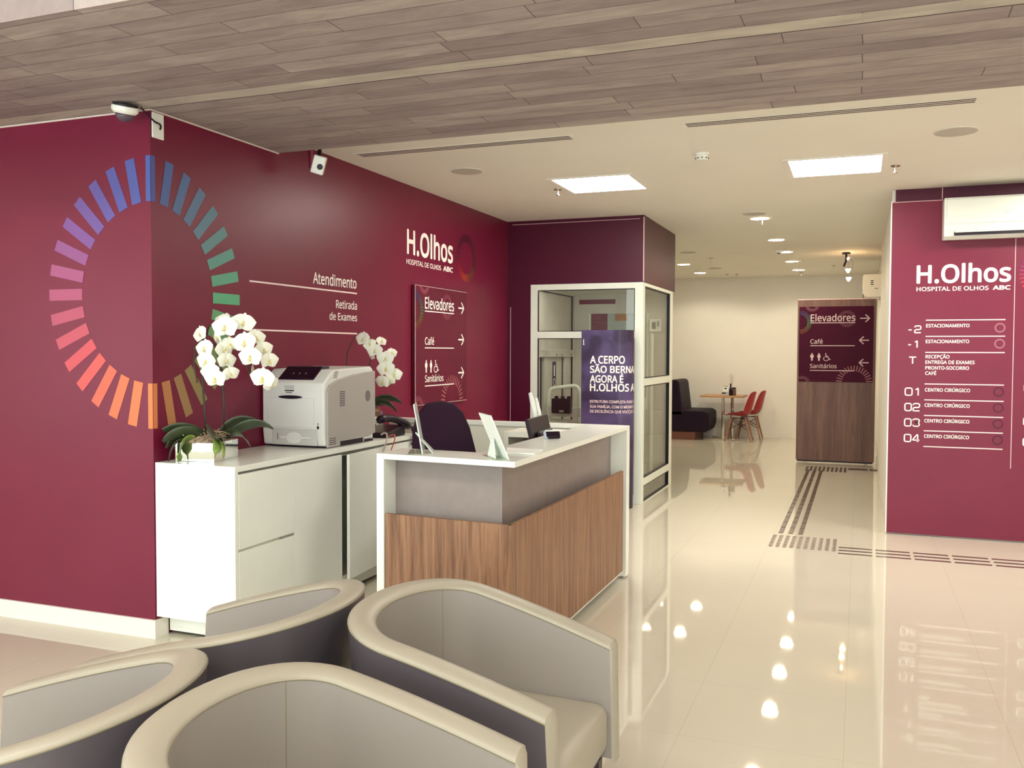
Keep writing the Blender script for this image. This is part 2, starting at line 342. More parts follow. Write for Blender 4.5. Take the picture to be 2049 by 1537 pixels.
def toilets(bm, f, u, v, s, su=1, h=.0015):
    """man, woman and wheelchair pictograms, s tall, from u on baseline v"""
    X = lambda x, y: (u+x*s*su, v+y*s)
    def pg(p): prism(bm, [X(*q) for q in p], f, h/2, h)
    for x0, wide in ((.22, .17), (1.05, .16)):
        prism(bm, circ(u+x0*s*su, v+.92*s, .085*s*su, 12, ry=.085*s), f, h/2, h)
        pg([(x0-.12, .82), (x0+.12, .82), (x0+wide+.05, .6), (x0+wide, .42), (x0+.1, .38), (x0+.09, 0), (x0-.09, 0), (x0-.1, .38), (x0-wide, .42), (x0-wide-.05, .6)])
    x0 = 1.85
    prism(bm, circ(u+x0*s*su, v+.93*s, .075*s*su, 12, ry=.075*s), f, h/2, h)
    stroke(bm, f, [X(x0, .85), X(x0+.02, .48), X(x0+.32, .46), X(x0+.42, .14), X(x0+.56, .18)], .09*s*su, h/2, h)
    stroke(bm, f, [X(x0, .64), X(x0+.28, .62)], .07*s*su, h/2, h)
    stroke(bm, f, [X(x0+.04+.3*math.cos(t), .27+.27*math.sin(t)) for t in [R(120+i*20) for i in range(13)]], .075*s*su, h/2, h)
    return bm

# ------------------------------------------------------------------ room shell
XB, YA, ZC = -3.473, 3.744, 2.895
PLX = []
struct('floor', bx(-9, 5, -4.2, 17.2, -.1, 0), m_floor)
struct('ceiling', bx(-6.2, 5, 4.86, 17.2, ZC, ZC+.12), m_ceil)
struct('ceiling_beam', bx(-9, 5, 2.57, 4.86, 2.79, 3.7), m_beam)
struct('ceiling_front', bx(-9, 5, -4.2, 2.57, 3.6, 3.7), m_ceil)
struct('wall_front_left', bx(-9, XB, YA, YA+.2, 0, 2.79), m_maroon)
struct('wall_left', bx(XB-.2, XB, YA+.2, 8.87, 0, ZC), m_maroon)
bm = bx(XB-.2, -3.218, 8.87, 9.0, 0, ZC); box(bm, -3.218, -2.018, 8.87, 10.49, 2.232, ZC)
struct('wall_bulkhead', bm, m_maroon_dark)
bm = B(); tube(bm, [(-2.020, 8.868, 2.24), (-2.020, 8.868, ZC-.02)], .006, 6); tube(bm, [(-3.42, 8.868, ZC-.035), (-2.06, 8.868, ZC-.035)], .003, 6); tube(bm, [(XB+.035, 8.868, .1), (XB+.035, 8.868, 2.0)], .003, 6)
struct('trim_1', bm, m_trim)
struct('wall_back', bx(-6.2, 5, 16.75, 16.9, 0, ZC), m_white)
struct('wall_cafe_left', bx(-6.2, -6.0, 9.0, 16.75, 0, ZC), m_white)
struct('wall_corridor_right', bx(.236, 5, 8.262, 12.2, 0, ZC), m_white)
struct('wall_lobby_right', bx(.27, 5, 13.3, 16.75, 0, ZC), m_white)
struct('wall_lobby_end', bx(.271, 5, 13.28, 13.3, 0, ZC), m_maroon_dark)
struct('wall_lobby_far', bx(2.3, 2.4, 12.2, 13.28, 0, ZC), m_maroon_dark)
struct('wall_right', bx(5, 5.15, -4.2, 17.2, 0, 3.7), m_white)
struct('wall_far_left', bx(-9.1, -9, -4.2, YA+.2, 0, 3.7), m_white)
bm = bx(-9, 5, -4.2, -4.05, 0, .12); box(bm, -9, 5, -4.2, -4.05, 3.1, 3.6)
for x in (-8.95, -6.5, -4, -1.5, 1, 3.5, 4.9): box(bm, x, x+.08, -4.2, -4.05, .12, 3.1)
struct('window_1', bm, m_alu)
bm = bx(-9, XB+.004, YA-.004, YA, 2.781, 2.79); box(bm, XB, XB+.004, YA, 4.86, 2.782, 2.79)
struct('trim_2', bm, M('plaster_edge', (.72, .62, .58), .8))
struct('baseboard_front_left', bx(-9, XB+.012, YA-.014, YA, 0, .098), m_white)
struct('baseboard_left', bx(XB, XB+.012, YA, 3.83, 0, .098), m_white)
struct('baseboard_back', bx(-6, .27, 16.735, 16.75, 0, .10), m_white)
struct('baseboard_lobby', bx(.235, .33, 13.262, 13.28, 0, .12), m_white)

# ------------------------------------------------------------------ mural ring folded round the corner + wall lettering
def fold(u, v, h=0):                       # u runs along wall A (negative) then wall B (positive)
    return (XB+u, YA-h, v) if u <= 0 else (XB+h, YA+u, v)
def mural():
    bm = B(); lay = bm.loops.layers.color.new('tint')
    for k in range(32):
        a = 360*k/32; s, c = math.sin(R(a)), math.cos(R(a)); cv = 1.834; wv = .062
        q = [(s*r+c*w, cv+c*r-s*w) for r, w in ((.478, -wv/2), (.717, -wv/2), (.717, wv/2), (.478, wv/2))]
        parts = [q]
        if abs(s) < .05:
            parts = [[(min(u, -.0001), v) for u, v in q], [(max(u, .0001), v) for u, v in q]]
        for p in parts:
            fc = bm.faces.new([bm.verts.new(fold(u, v, .0015)) for u, v in p])
            for l in fc.loops: l[lay] = (*[x*.62+.20 for x in hue(a)], 1)
    return obj('ring_mural', bm, m_rain, recalc=False)
tag(mural(), 'large ring of coloured bars folded round the maroon wall corner behind the orchid', 'wall graphic')
fB = on_x(XB)
t = thing('counter_lettering', 'white lettering Atendimento and Retirada de Exames with three ruled lines on maroon wall', 'wall lettering', (XB, 5.2, 1.8))
text('lettering', [dict(body='Atendimento', u0=5.24, u1=5.806, base=1.990, cap=.078, bold=.012), dict(body='Retirada', u0=5.527, u1=5.812, base=1.836, cap=.058, bold=.010), dict(body='de Exames', u0=5.442, u1=5.812, base=1.751, cap=.052, bold=.010)], fB, m_letter, t)
for v in (1.956, 1.660): obj('ruled_line', rect(B(), fB, 4.557, 5.813, v-.005, v+.005, .0005, .0015), m_letterp, t)
t = thing('wall_logo', 'white hospital logo lettering with faded ring high on the left maroon wall', 'wall lettering', (XB, 7.2, 2.4))
text('logo_lettering', [dict(body='H.Olhos', u0=6.602, u1=7.495, base=2.330, cap=.205, bold=.022)], fB, m_letter, t)
text('tagline', [dict(body='HOSPITAL DE OLHOS', u0=6.592, u1=7.245, base=2.248, cap=.042, bold=.012), dict(body='ABC', u0=7.29, u1=7.495, base=2.248, cap=.046, bold=.035)], fB, m_letter, t)
bars('ring_emblem', fB, 7.79, 2.408, .155, .222, 40, .014, m_rain, t, dim=lambda a: .12+.55*max(0, -math.cos(R(a-10)))**.7 if math.cos(R(a-10)) < 0 else .10+.10*abs(math.sin(R(a))))

def way_sign(t, f, u0, u1, v0, v1, board, mats, el, caf, pic, ars, ds, txt_u, line_u1, ring_l, ring_m, ring_b, lw, mk):
    lt, fnt, fnt2 = mats
    text('lettering', [dict(body='Elevadores', u0=txt_u, u1=line_u1, base=el, cap=.098*mk, bold=.010), dict(body='Café', u0=txt_u, u1=caf[1], base=caf[0], cap=.062*mk, bold=.010), dict(body='Sanitários', u0=txt_u, u1=pic[1], base=pic[0], cap=.058*mk, bold=.008)], f, lt, t, h=.0024)
    for v in (el-.02, caf[0]-.027, pic[0]-.032): obj('ruled_line', rect(B(), f, txt_u, line_u1, v-lw/2, v+lw/2, .001, .0024), lt, t)
    for v, d in zip(ars[1], ds): obj('arrow', arrow(B(), f, ars[0], v, .118, .05, .014, d, .0024), lt, t)
    bm = toilets(B(), f, txt_u, pic[2], .106, 1.05, .0024); obj('pictogram', bm, lt, t)
    inside = lambda u, v: u0+.004 < u < u1-.004 and v0+.004 < v < v1-.004
    bars('ring_emblem', f, *ring_l, .105, .165, 36, .011, m_rain, t, keep=inside, dim=lambda a: .62)
    bars('faded_ring', f, *ring_m, .075, .115, 32, .010, fnt, t, keep=inside, h=.0012)
    bars('rose_ring', f, *ring_b, .155, .232, 34, .013, fnt2, t, keep=inside)
    bars('corner_ring', f, u0+.05, v0-.03, .07, .11, 30, .012, fnt, t, keep=inside)
    bars('corner_ring', f, u0+.17, v1+.03, .06, .10, 30, .012, fnt, t, keep=inside)
t = thing('hanging_direction_sign', 'square maroon direction sign with right arrows standing off the left wall', 'sign', (XB+.015, 7.2, 1.58))
obj('board', rect(B(), fB, 6.68, 7.73, 1.077, 2.083, .006, .034), m_sign, t)
bm = B(); q = .0025
for a in ((6.68, 6.68+q*2, 1.077, 2.083), (6.68, 7.73, 2.083-q, 2.083), (6.68, 7.73, 1.077, 1.077+q)): rect(bm, fB, *a, .034, .0355)
obj('edge_line', bm, m_letterp, t)
way_sign(t, on_x(XB+.034), 6.68, 7.73, 1.077, 2.083, None, (m_letter, m_faint, m_faint2), 1.893, (1.588, 7.035), (1.269, 7.223, 1.350), (7.60, (1.930, 1.640, 1.336)), (1, 1, 1), 6.859, 7.443, (6.67, 1.876), (7.30, 1.925), (7.41, 1.085), .008, 1.0)

# ------------------------------------------------------------------ directory wall panel on the right + air conditioners
fR = on_y(8.225)
t = thing('directory_panel', 'tall maroon floor directory panel with white hospital logo on the right wall', 'sign', (1.2, 8.24, 0))
obj('board', rect(B(), fR, .236, 2.6, .012, 2.791, -.035, 0), m_maroon, t)
obj('upper_strip', rect(B(), fR, .262, 2.6, 2.795, ZC, -.035, -.012), m_maroon_dark, t)
bm = B(); rect(bm, fR, 1.152, 1.157, .6, 2.48, 0, .001); rect(bm, fR, .236, .62, 2.787, 2.792, 0, .001); rect(bm, fR, .612, .618, 2.80, ZC, -.012, -.011)
obj('panel_joint', bm, m_trim, t)
obj('edge_band', rect(B(), fR, .226, .236, .012, 2.80, -.035, -.001), m_alu, t)
text('logo_lettering', [dict(body='H.Olhos', u0=.432, u1=1.127, base=2.108, cap=.152, bold=.022)], fR, m_letter, t)
text('tagline', [dict(body='HOSPITAL DE OLHOS', u0=.433, u1=.967, base=2.045, cap=.034, bold=.014), dict(body='ABC', u0=.997, u1=1.125, base=2.045, cap=.035, bold=.035)], fR, m_letter, t)
for s_, u0_, u1_, b_, c_ in (('-2', .372, .472, 1.696, .066), ('-1', .372, .456, 1.572, .066), ('T', .388, .440, 1.438, .064), ('01', .362, .474, 1.173, .070), ('02', .362, .474, 1.044, .070), ('03', .362, .474, .915, .070), ('04', .362, .476, .784, .070)):
    obj('floor_number', digits(B(), fR, s_, u0_, u1_, b_, c_, .0095), m_letter, t)
D_ = [dict(body='ESTACIONAMENTO', u0=.511, u1=.835, base=1.744, cap=.028, bold=.015), dict(body='ESTACIONAMENTO', u0=.511, u1=.835, base=1.614, cap=.028, bold=.015)]
for s, b, e in (('RECEPÇÃO', 1.488, .692), ('ENTREGA DE EXAMES', 1.442, .878), ('PRONTO-SOCORRO', 1.395, .838), ('CAFÉ', 1.350, .595)): D_.append(dict(body=s, u0=.512, u1=e, base=b, cap=.028, bold=.015))
for b in (1.212, 1.084, .955, .826): D_.append(dict(body='CENTRO CIRÚRGICO', u0=.512, u1=.849, base=b, cap=.028, bold=.015))
text('department_lettering', D_, fR, m_letter, t)
for v in (1.804, 1.670, 1.537, 1.2745, 1.142, 1.012, .884, .753): obj('ruled_line', rect(B(), fR, .509, 1.094, v-.004, v+.004, .0005, .0012), m_letterp, t)
for k, (v, mt) in enumerate(((1.738, m_icon), (1.609, m_icon), (1.218, m_maroon_dark), (1.088, m_maroon_dark), (.957, m_maroon_dark), (.826, m_maroon_dark))):
    bm = B(); stroke(bm, fR, [(1.056+.034*math.cos(i*PI/10), v+.034*math.sin(i*PI/10)) for i in range(21)], .012, .0005, .0012); obj('ring_icon', bm, mt, t)
bars('ring_emblem', fR, 1.40, 2.165, .15, .215, 40, .014, m_rain, t, dim=lambda a: .75)
for s_, b_ in (('01', 1.35), ('02', 1.22), ('03', .95), ('04', .784)): obj('side_number', digits(B(), fR, s_, 1.24, 1.36, b_, .07, .0095), m_letter, t)

def split_ac(t, f, u0, u1, z0, z1, d):
    """wall air conditioner; f(u, v, h) with h out from the wall"""
    H = z1-z0
    prof = [(0, z0+.01), (d*.72, z0), (d*.94, z0+.07*H), (d, z0+.22*H), (d, z1-.06*H), (d*.94, z1), (0, z1)]
    bm = B(); A = [bm.verts.new(f(u0, v, h)) for h, v in prof]; Z = [bm.verts.new(f(u1, v, h)) for h, v in prof]; n = len(prof)
    bm.faces.new(A); bm.faces.new(Z[::-1])
    for i in range(n): bm.faces.new((A[i], A[(i+1) % n], Z[(i+1) % n], Z[i]))
    obj('body', bm, m_ac, t, bevel=.008)
    obj('front_panel', rect(B(), f, u0+.022, u1-.022, z0+.36*H, z1-.05*H, d-.001, d+.006), m_ac, t, bevel=.003)
    obj('outlet_slot', rect(B(), f, u0+.075, u1-.075, z0+.085*H, z0+.17*H, d-.02, d+.0015), m_black, t)
    obj('flap', rect(B(), f, u0+.08, u1-.075, z0+.15*H, z0+.235*H, d-.002, d+.010), m_ac, t, bevel=.003)
t = thing('wall_air_conditioner', 'white split air conditioner on the maroon directory wall at right', 'air conditioner', (1.06, 8.225, 2.44))
split_ac(t, fR, .616, 1.50, 2.445, 2.778, .19)
bm = B(); rect(bm, fR, 1.045, 1.075, 2.640, 2.645, .1965, .1972); obj('badge', bm, m_grille, t)
fL = lambda u, v, h=0: (.27-h, u, v)
t = thing('cafe_air_conditioner', 'white air conditioner seen end on above the wooden sign partition', 'air conditioner', (.27, 14, 2.3))
split_ac(t, fL, 13.5, 14.35, 2.30, 2.625, .24)
bm = B()
for k in range(3): box(bm, .128, .165, 13.497, 13.5, 2.475+k*.026, 2.488+k*.026)
box(bm, .18, .225, 13.497, 13.5, 2.42, 2.427); obj('end_vent', bm, m_black, t)
bm = B(); tube(bm, [(.12, 13.6, 2.30), (.12, 13.6, 2.262)], .012, 8); obj('drain_pipe', bm, m_steel, t)

# ------------------------------------------------------------------ wooden partition with plum sign
t = thing('sign_partition', 'tall greyed oak partition carrying a plum direction sign at corridor end', 'partition', (-.3, 13.23, 0))
obj('wood_board', bx(-.814, .205, 13.2, 13.26, .035, 2.265), m_woodgrey, t)
obj('base_rail', bx(-.80, .19, 13.21, 13.25, .012, .035), m_black, t)
bm = B()
for x in (-.7, .1): lathe(bm, [(.022, 0), (.022, .012)], (x, 13.23, 0), 12)
obj('foot', bm, m_chrome, t)
obj('top_edge', bx(-.814, .205, 13.2, 13.26, 2.265, 2.275), m_trim, t)
fS = on_y(13.2)
obj('sign_board', rect(B(), fS, -.793, .172, 1.127, 2.170, 0, .004), m_signdark, t)
way_sign(t, on_y(13.196), -.793, .172, 1.127, 2.170, None, (M('muted_pink_vinyl', (.70, .50, .52), .5), M('dim_plum_vinyl', (.16, .035, .06), .5), M('dim_rose_vinyl', (.33, .12, .14), .5)), 1.965, (1.656, -.478), (1.318, -.293, 1.421), (.058, (2.003, 1.704, 1.397)), (1, -1, -1), -.642, -.062, (-.79, 1.955), (-.168, 1.998), (-.066, 1.125), .010, 1.0)

# unseen panel lights added to brighten the ceiling and the foreground chairs
for x, y, z in ((1.615, 7.03, ZC), (3.4, 7.03, ZC), (-4.6, .6, 3.6), (-2.2, .6, 3.6), (.2, .6, 3.6), (2.6, .6, 3.6), (-2.2, -2, 3.6), (.2, -2, 3.6)):
    PLX.append((x, y, z))
# ------------------------------------------------------------------ ceiling fittings
fC = down(ZC)
def ceil_thing(name, label, cat, x, y, group=None): return thing(name, label, cat, (x, y, ZC), group)
for lab, x0, x1, yc in (('long slotted ceiling vent nearest the left wall beside the concrete beam', -3.30, -1.69, 5.51), ('long slotted ceiling vent at right beside the concrete beam', -1.03, .60, 5.458)):
    t = ceil_thing('ceiling_vent', lab, 'vent', (x0+x1)/2, yc, 'slotted vents along the beam')
    obj('frame', rect(B(), fC, x0, x1, yc-.062, yc+.062, .0005, .006), m_ceil, t)
    for k in range(3): obj('slot', rect(B(), fC, x0+.04, x1-.04, yc-.043+k*.034, yc-.027+k*.034, .005, .0068), m_vent, t)
for lab, xc, yc, zc in [('square lit ceiling panel light nearer the left maroon wall', -1.985, 7.116, ZC), ('square lit ceiling panel light nearer the right air conditioner', -.185, 7.03, ZC)] + [('unseen square panel light added to brighten the hall', *p) for p in PLX]:
    t = thing('panel_light', lab, 'ceiling light', (xc, yc, zc), 'square panel lights' if zc == ZC and xc < 1 else 'panel lights added out of view'); fC = down(zc)
    bm = B()
    for a in ((-.345, .345, -.345, -.31), (-.345, .345, .31, .345), (-.345, -.31, -.31, .31), (.31, .345, -.31, .31)): rect(bm, fC, xc+a[0], xc+a[1], yc+a[2], yc+a[3], .0005, .008)
    obj('frame', bm, m_white, t)
    obj('diffuser', rect(B(), fC, xc-.31, xc+.31, yc-.31, yc+.31, .001, .005), m_led, t)
fC = down(ZC)
DL = [(-.967, 9.50, 'round downlight nearest the camera in the corridor row'), (-.962, 11.36, 'second round downlight of the corridor row from the near end'), (-.958, 12.76, 'third round downlight of the corridor row beside a sensor'), (-.962, 14.10, 'fourth round downlight of the corridor row from the near end'), (-.958, 15.58, 'round downlight of the corridor row closest to the back wall'), (-2.565, 14.04, 'round downlight above the cafe bench beside the bulkhead'), (-2.575, 15.62, 'round downlight above the cafe table near the back wall')]
for x, y, lab in DL:
    t = ceil_thing('downlight', lab, 'ceiling light', x, y, 'round downlights')
    bm = B()
    A = [[bm.verts.new((x+r*math.cos(2*PI*k/24), y+r*math.sin(2*PI*k/24), ZC-h)) for k in range(24)] for r, h in ((.115, .0005), (.112, .006), (.095, .006), (.09, .002))]
    for i in range(3):
        for k in range(24): bm.faces.new((A[i][k], A[i][(k+1) % 24], A[i+1][(k+1) % 24], A[i+1][k]))
    obj('trim_ring', bm, m_white, t)
    bm = B(); prism(bm, circ(x, y, .092, 24), fC, .001, .004); obj('diffuser', bm, m_down, t)
SPK = [(-2.79, 6.27, .118, 'round grey ceiling speaker grille above the hospital logo wall'), (.53, 6.19, .122, 'round grey ceiling speaker grille above the directory panel'), (-.985, 9.14, .11, 'round ceiling speaker grille beside the first corridor downlight'), (-2.2, 12.35, .11, 'round ceiling speaker grille beside the maroon bulkhead'), (-2.2, 14.83, .11, 'round ceiling speaker grille above the cafe nearest the back wall')]
for x, y, r, lab in SPK:
    t = ceil_thing('ceiling_speaker', lab, 'speaker', x, y, 'round ceiling speakers')
    obj('rim', lathe(B(), [(r+.008, -.0005), (r+.008, -.004), (r, -.006)], (x, y, ZC), 32), m_ceil, t)
    obj('grille', lathe(B(), [(r, -.004), (r, -.0075)], (x, y, ZC), 32), m_grille, t)
t = ceil_thing('smoke_detector', 'white round smoke detector between the two slotted vents', 'smoke detector', -1.03, 6.28)
obj('base', lathe(B(), [(.052, 0), (.052, -.012), (.046, -.016)], (-1.03, 6.28, ZC), 24), m_lam, t, bevel=.002)
obj('sensor_head', lathe(B(), [(.042, -.016), (.042, -.040), (.034, -.048)], (-1.03, 6.28, ZC), 24), m_lam, t)
bm = B()
for k in range(9):
    a = 2*PI*k/9; x, y = -1.03+.042*math.cos(a), 6.28+.042*math.sin(a); lathe(bm, [(.006, -.003), (.006, .003)], (x, y, ZC-.036), 6)
obj('vent_hole', bm, m_black, t)
def sprinkler(x, y, lab):
    t = ceil_thing('sprinkler_head', lab, 'sprinkler', x, y, 'ceiling sprinklers')
    obj('escutcheon', lathe(B(), [(.034, 0), (.032, -.006), (.012, -.010)], (x, y, ZC), 20), m_steel, t)
    bm = lathe(B(), [(.009, -.008), (.009, -.026), (.005, -.030), (.005, -.048)], (x, y, ZC), 10); obj('body', bm, m_chrome, t)
    obj('deflector', lathe(B(), [(.015, -.048), (.015, -.051)], (x, y, ZC), 12), m_chrome, t)
for a in ((-2.385, 7.24, 'small sprinkler head beside the left square panel light'), (.222, 7.17, 'small sprinkler head beside the right square panel light'), (-.955, 9.62, 'small sprinkler head against the first corridor downlight'), (-2.03, 13.25, 'small sprinkler head above the cafe in front of the bench'), (-2.02, 16.1, 'right one of two sprinkler heads by the back wall'), (-2.18, 16.05, 'left one of two sprinkler heads by the back wall'), (-.95, 16.15, 'small sprinkler head below the last corridor downlight'), (-.40, 15.0, 'small sprinkler head left of the track spotlight')): sprinkler(*a)
t = ceil_thing('motion_sensor', 'small white ceiling sensor touching the third corridor downlight', 'sensor', -1.03, 12.55)
obj('base', lathe(B(), [(.05, 0), (.05, -.02), (.03, -.035)], (-1.03, 12.55, ZC), 20), m_lam, t); obj('lens', lathe(B(), [(.02, -.035), (.012, -.045)], (-1.03, 12.55, ZC), 12), m_black, t)
x, y = -.19, 13.1
t = ceil_thing('ceiling_spotlight', 'black ceiling spotlight with looping cable and two warm lit heads', 'ceiling light', x, y)
obj('ceiling_plate', lathe(B(), [(.055, 0), (.055, -.022)], (x, y, ZC), 20), m_black, t)
bm = B(); tube(bm, [(x, y, ZC-.02), (x, y, ZC-.11), (x-.03, y, ZC-.19)], .014, 8); obj('stem', bm, m_black, t)
bm = B(); tube(bm, bez((x+.01, y, ZC-.04), (x+.13, y, ZC-.13), (x+.06, y, ZC-.24), 10), .006, 6); obj('cable', bm, m_steel, t)
for dx, dz in ((.022, -.075), (.025, -.225), (.035, -.34)):
    r = .015 if dz > -.1 else .035
    lp = obj('lamp_head', lathe(B(), [(r, 0), (r*.9, -.012), (r*.25, -.05 if r > .02 else -.03)], (x+dx, y, ZC+dz), 14), m_spot, t)
bm = B(); tube(bm, [(x+.03, y, ZC-.05), (x+.045, y, ZC-.35)], .003, 6); obj('cable', bm, m_steel, t)

# ------------------------------------------------------------------ cameras at the corner
t = thing('dome_camera', 'white dome security camera under the beam at the wall corner', 'camera', (-3.52, 3.62, 2.79))
ax = Vector((.25, -.12, 1)).normalized(); e = Vector((1, 0, -.25)).normalized(); c0 = Vector((-3.515, 3.62, 2.786))
obj('mounting_base', lathe(B(), [(.062, 0), (.062, -.012)], c0, 28, ax, e), m_black, t)
obj('housing', lathe(B(), [(.066, -.010), (.066, -.034), (.052, -.048)], c0, 28, ax, e), m_lam, t, smooth=False, bevel=.004)
obj('dome', lathe(B(), [(.046, -.046), (.044, -.062), (.034, -.078), (.015, -.088), (.001, -.09)], c0, 28, ax, e), M('smoked_dome', (.10, .07, .10), .08), t, smooth=True)
bm = B(); tube(bm, bez((-3.455, 3.66, 2.775), (-3.425, 3.74, 2.70), (-3.45, 3.78, 2.722), 8), .005, 6); tube(bm, bez((-3.45, 3.765, 2.722), (-3.44, 3.80, 2.72), (-3.462, 3.805, 2.695), 6), .005, 6); obj('cable', bm, m_black, t)
o = obj('cover_plate', rect(B(), fB, 3.752, 3.836, 2.645, 2.778, .001, .010), m_lam, bevel=.004); tag(o, 'white blank cover plate on the maroon wall beside dome camera', 'cover plate')
t = thing('cube_camera', 'white cube security camera with black lens hanging at the beam edge', 'camera', (-3.3, 5.02, 2.79))
Mx = Matrix.Translation((-3.285, 5.03, 2.735)) @ Matrix.Rotation(R(28), 4, 'Z') @ Matrix.Rotation(R(16), 4, 'Y') @ Matrix.Rotation(R(14), 4, 'X')
bm = bx(-.04, .04, -.03, .03, -.058, .058); bm.transform(Mx); obj('housing', bm, m_lam, t, bevel=.008, seg=3)
bm = lathe(B(), [(.019, .028), (.019, .034)], (.014, 0, -.008), 18, Vector((0, -1, 0)), Vector((1, 0, 0))); bm.transform(Mx); obj('lens', bm, m_black, t)
bm = B(); tube(bm, [(-3.28, 5.03, 2.79), (-3.283, 5.04, ZC)], .014, 8); obj('mount', bm, m_black, t)
bm = B(); rect(bm, fB, 5.21, 5.228, 2.765, ZC, .001, .012); rect(bm, fB, 5.228, 5.37, 2.768, 2.784, .001, .012)
tag(obj('cable_trunking', bm, M('plum_trunking', (.26, .05, .10), .5)), 'thin plum cable trunking on the wall beside cube camera', 'trunking')

# ------------------------------------------------------------------ back counter cabinet
XF = -2.955; Y0, Y1, ZT = 3.75, 5.785, .939
t = thing('back_cabinet', 'white cabinet run with drawers and doors along the left maroon wall', 'cabinet', (-3.2, 4.8, 0))
obj('worktop', bx(XB+.004, XF, Y0, Y1, .909, ZT), m_lam, t, bevel=.002)
obj('end_panel', bx(XB+.004, XF-.002, Y0+.001, 3.777, .116, .909), m_lam, t, bevel=.001)
bm = bx(XB+.005, XF-.02, 3.777, 4.765, .116, .88); box(bm, XB+.005, XB+.02, 4.765, Y1, .116, .88); box(bm, XB+.02, XF-.02, 4.765, Y1, .116, .135); box(bm, XB+.02, XF-.02, 5.26, 5.28, .135, .88); box(bm, XB+.02, XF-.02, Y1-.018, Y1, .135, .88)
obj('carcass', bm, m_lamin, t)
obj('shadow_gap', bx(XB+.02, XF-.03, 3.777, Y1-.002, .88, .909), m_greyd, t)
d = obj('drawer', bx(XF-.02, XF, 3.780, 4.266, .508, .895), m_lam, t, bevel=.0015); obj('finger_pull', bx(XF-.024, XF-.004, 4.15, 4.262, .494, .508), m_greyd, d)
obj('drawer', bx(XF-.02, XF, 3.780, 4.266, .122, .493), m_lam, t, bevel=.0015)
obj('door', bx(XF-.02, XF, 4.270, 4.765, .122, .895), m_lam, t, bevel=.0015)
dm = Matrix.Translation((XF-.01, 5.27, 0)) @ Matrix.Rotation(R(4.2), 4, 'Z') @ Matrix.Translation((-(XF-.01), -5.27, 0))
bm = bx(XF-.02, XF, 4.795, 5.265, .118, .893); bm.transform(dm); d = obj('door', bm, m_lam, t, bevel=.0015); d['label'] = 'door standing ajar'
obj('door', bx(XF-.02, XF, 5.285, 5.78, .122, .895), m_lam, t, bevel=.0015)
bm = bx(XB+.02, XF-.07, 3.83, 3.848, .022, .116); box(bm, XF-.088, XF-.07, 3.848, Y1, .022, .116); obj('kick_board', bm, m_lam, t)
for x, y in ((-3.3, 3.9), (-3.08, 3.9), (-3.3, 5.6), (-3.08, 5.6)): obj('foot', lathe(B(), [(.018, 0), (.018, .116)], (x, y, 0), 10), m_black, t)

# ------------------------------------------------------------------ printer
px0, px1, py0, py1 = -3.462, -3.0, 4.66, 5.25; zb = ZT
t = thing('laser_printer', 'grey and white laser printer on the white back cabinet', 'printer', ((px0+px1)/2, (py0+py1)/2, zb))
bm = B(); prof = [(py0+.012, zb+.012), (py0, zb+.10), (py0, zb+.395), (py0+.03, zb+.42), (py0+.11, zb+.478), (py1-.03, zb+.492), (py1, zb+.475), (py1, zb+.012)]
prism(bm, prof, lambda u, v, h=0: (h, u, v), px0, px1-.014); obj('body', bm, m_printer, t, bevel=.012, seg=3)
bm = B(); prof = [(py0+.022, zb+.004), (py0+.022, zb+.345), (py0+.05, zb+.385), (py0+.14, zb+.415), (py0+.30, zb+.440), (py0+.47, zb+.455), (py1+.004, zb+.462), (py1+.004, zb+.05), (py1-.14, zb+.034), (py1-.14, zb+.004)]
prism(bm, prof, lambda u, v, h=0: (h, u, v), px1-.016, px1); obj('side_panel', bm, m_printgrey, t, bevel=.004)
bm = bx(px0+.02, px1-.004, py0+.03, py1-.02, zb, zb+.012); obj('base', bm, m_black, t)
bm = B(); prism(bm, [(py0+.020, zb+.408), (py0+.028, zb+.424), (py0+.125, zb+.494), (py0+.20, zb+.497), (py0+.20, zb+.47), (py0+.10, zb+.462)], lambda u, v, h=0: (h, u, v), px0+.10, px0+.36); cp = obj('control_panel', bm, m_black, t, bevel=.006)
fp = on_y(py0)
bm = B()
for u in (.19, .235, .28): prism(bm, circ(px0+u, 0, .005, 10), lambda u, v, h=0: (u, py0+.065+v-.004, zb+.4525+v*.7+h), 0, .004)
obj('button', bm, M('button_grey', (.14, .11, .14), .5), cp)
dr = obj('front_door', rect(B(), fp, px0+.045, px0+.375, zb+.125, zb+.305, .001, .007), m_printer, t, bevel=.006, seg=3)
bm = B(); prism(bm, circ(px0+.21, zb+.309, .085, 20, 0, 2*PI, ry=.011), fp, .002, .0085); obj('handle_recess', bm, m_black, dr)
tr = obj('paper_tray', rect(B(), fp, px0+.075, px0+.40, zb+.014, zb+.115, -.004, .004), m_printmid, t, bevel=.004)
bm = B(); prism(bm, circ(px0+.235, zb+.06, .055, 16, 0, 2*PI, ry=.035), fp, .004, .0055); obj('pull', bm, m_printer, tr)
obj('lip', rect(B(), fp, px0+.14, px0+.36, zb+.056, zb+.068, .004, .012), m_printer, tr, bevel=.003)
obj('slot', rect(B(), fp, px0+.115, px0+.119, zb+.045, zb+.085, .004, .0048), m_black, tr)
obj('label_plate', rect(B(), fp, px0+.165, px0+.235, zb+.357, zb+.382, .0003, .0012), m_printmid, t)
obj('label_strip', rect(B(), fp, px0+.168, px0+.235, zb+.345, zb+.352, .0003, .0012), m_black, t)
obj('label_strip', rect(B(), fp, px0+.175, px0+.22, zb+.335, zb+.339, .0003, .0012), m_black, t)
bm = B(); rect(bm, fp, px0+.398, px0+.412, zb+.118, zb+.136, .0005, .002); rect(bm, fp, px0+.401, px0+.409, zb+.146, zb+.152, .0005, .002); obj('power_button', bm, m_black, t)
fs = on_x(px1)
bm = B()
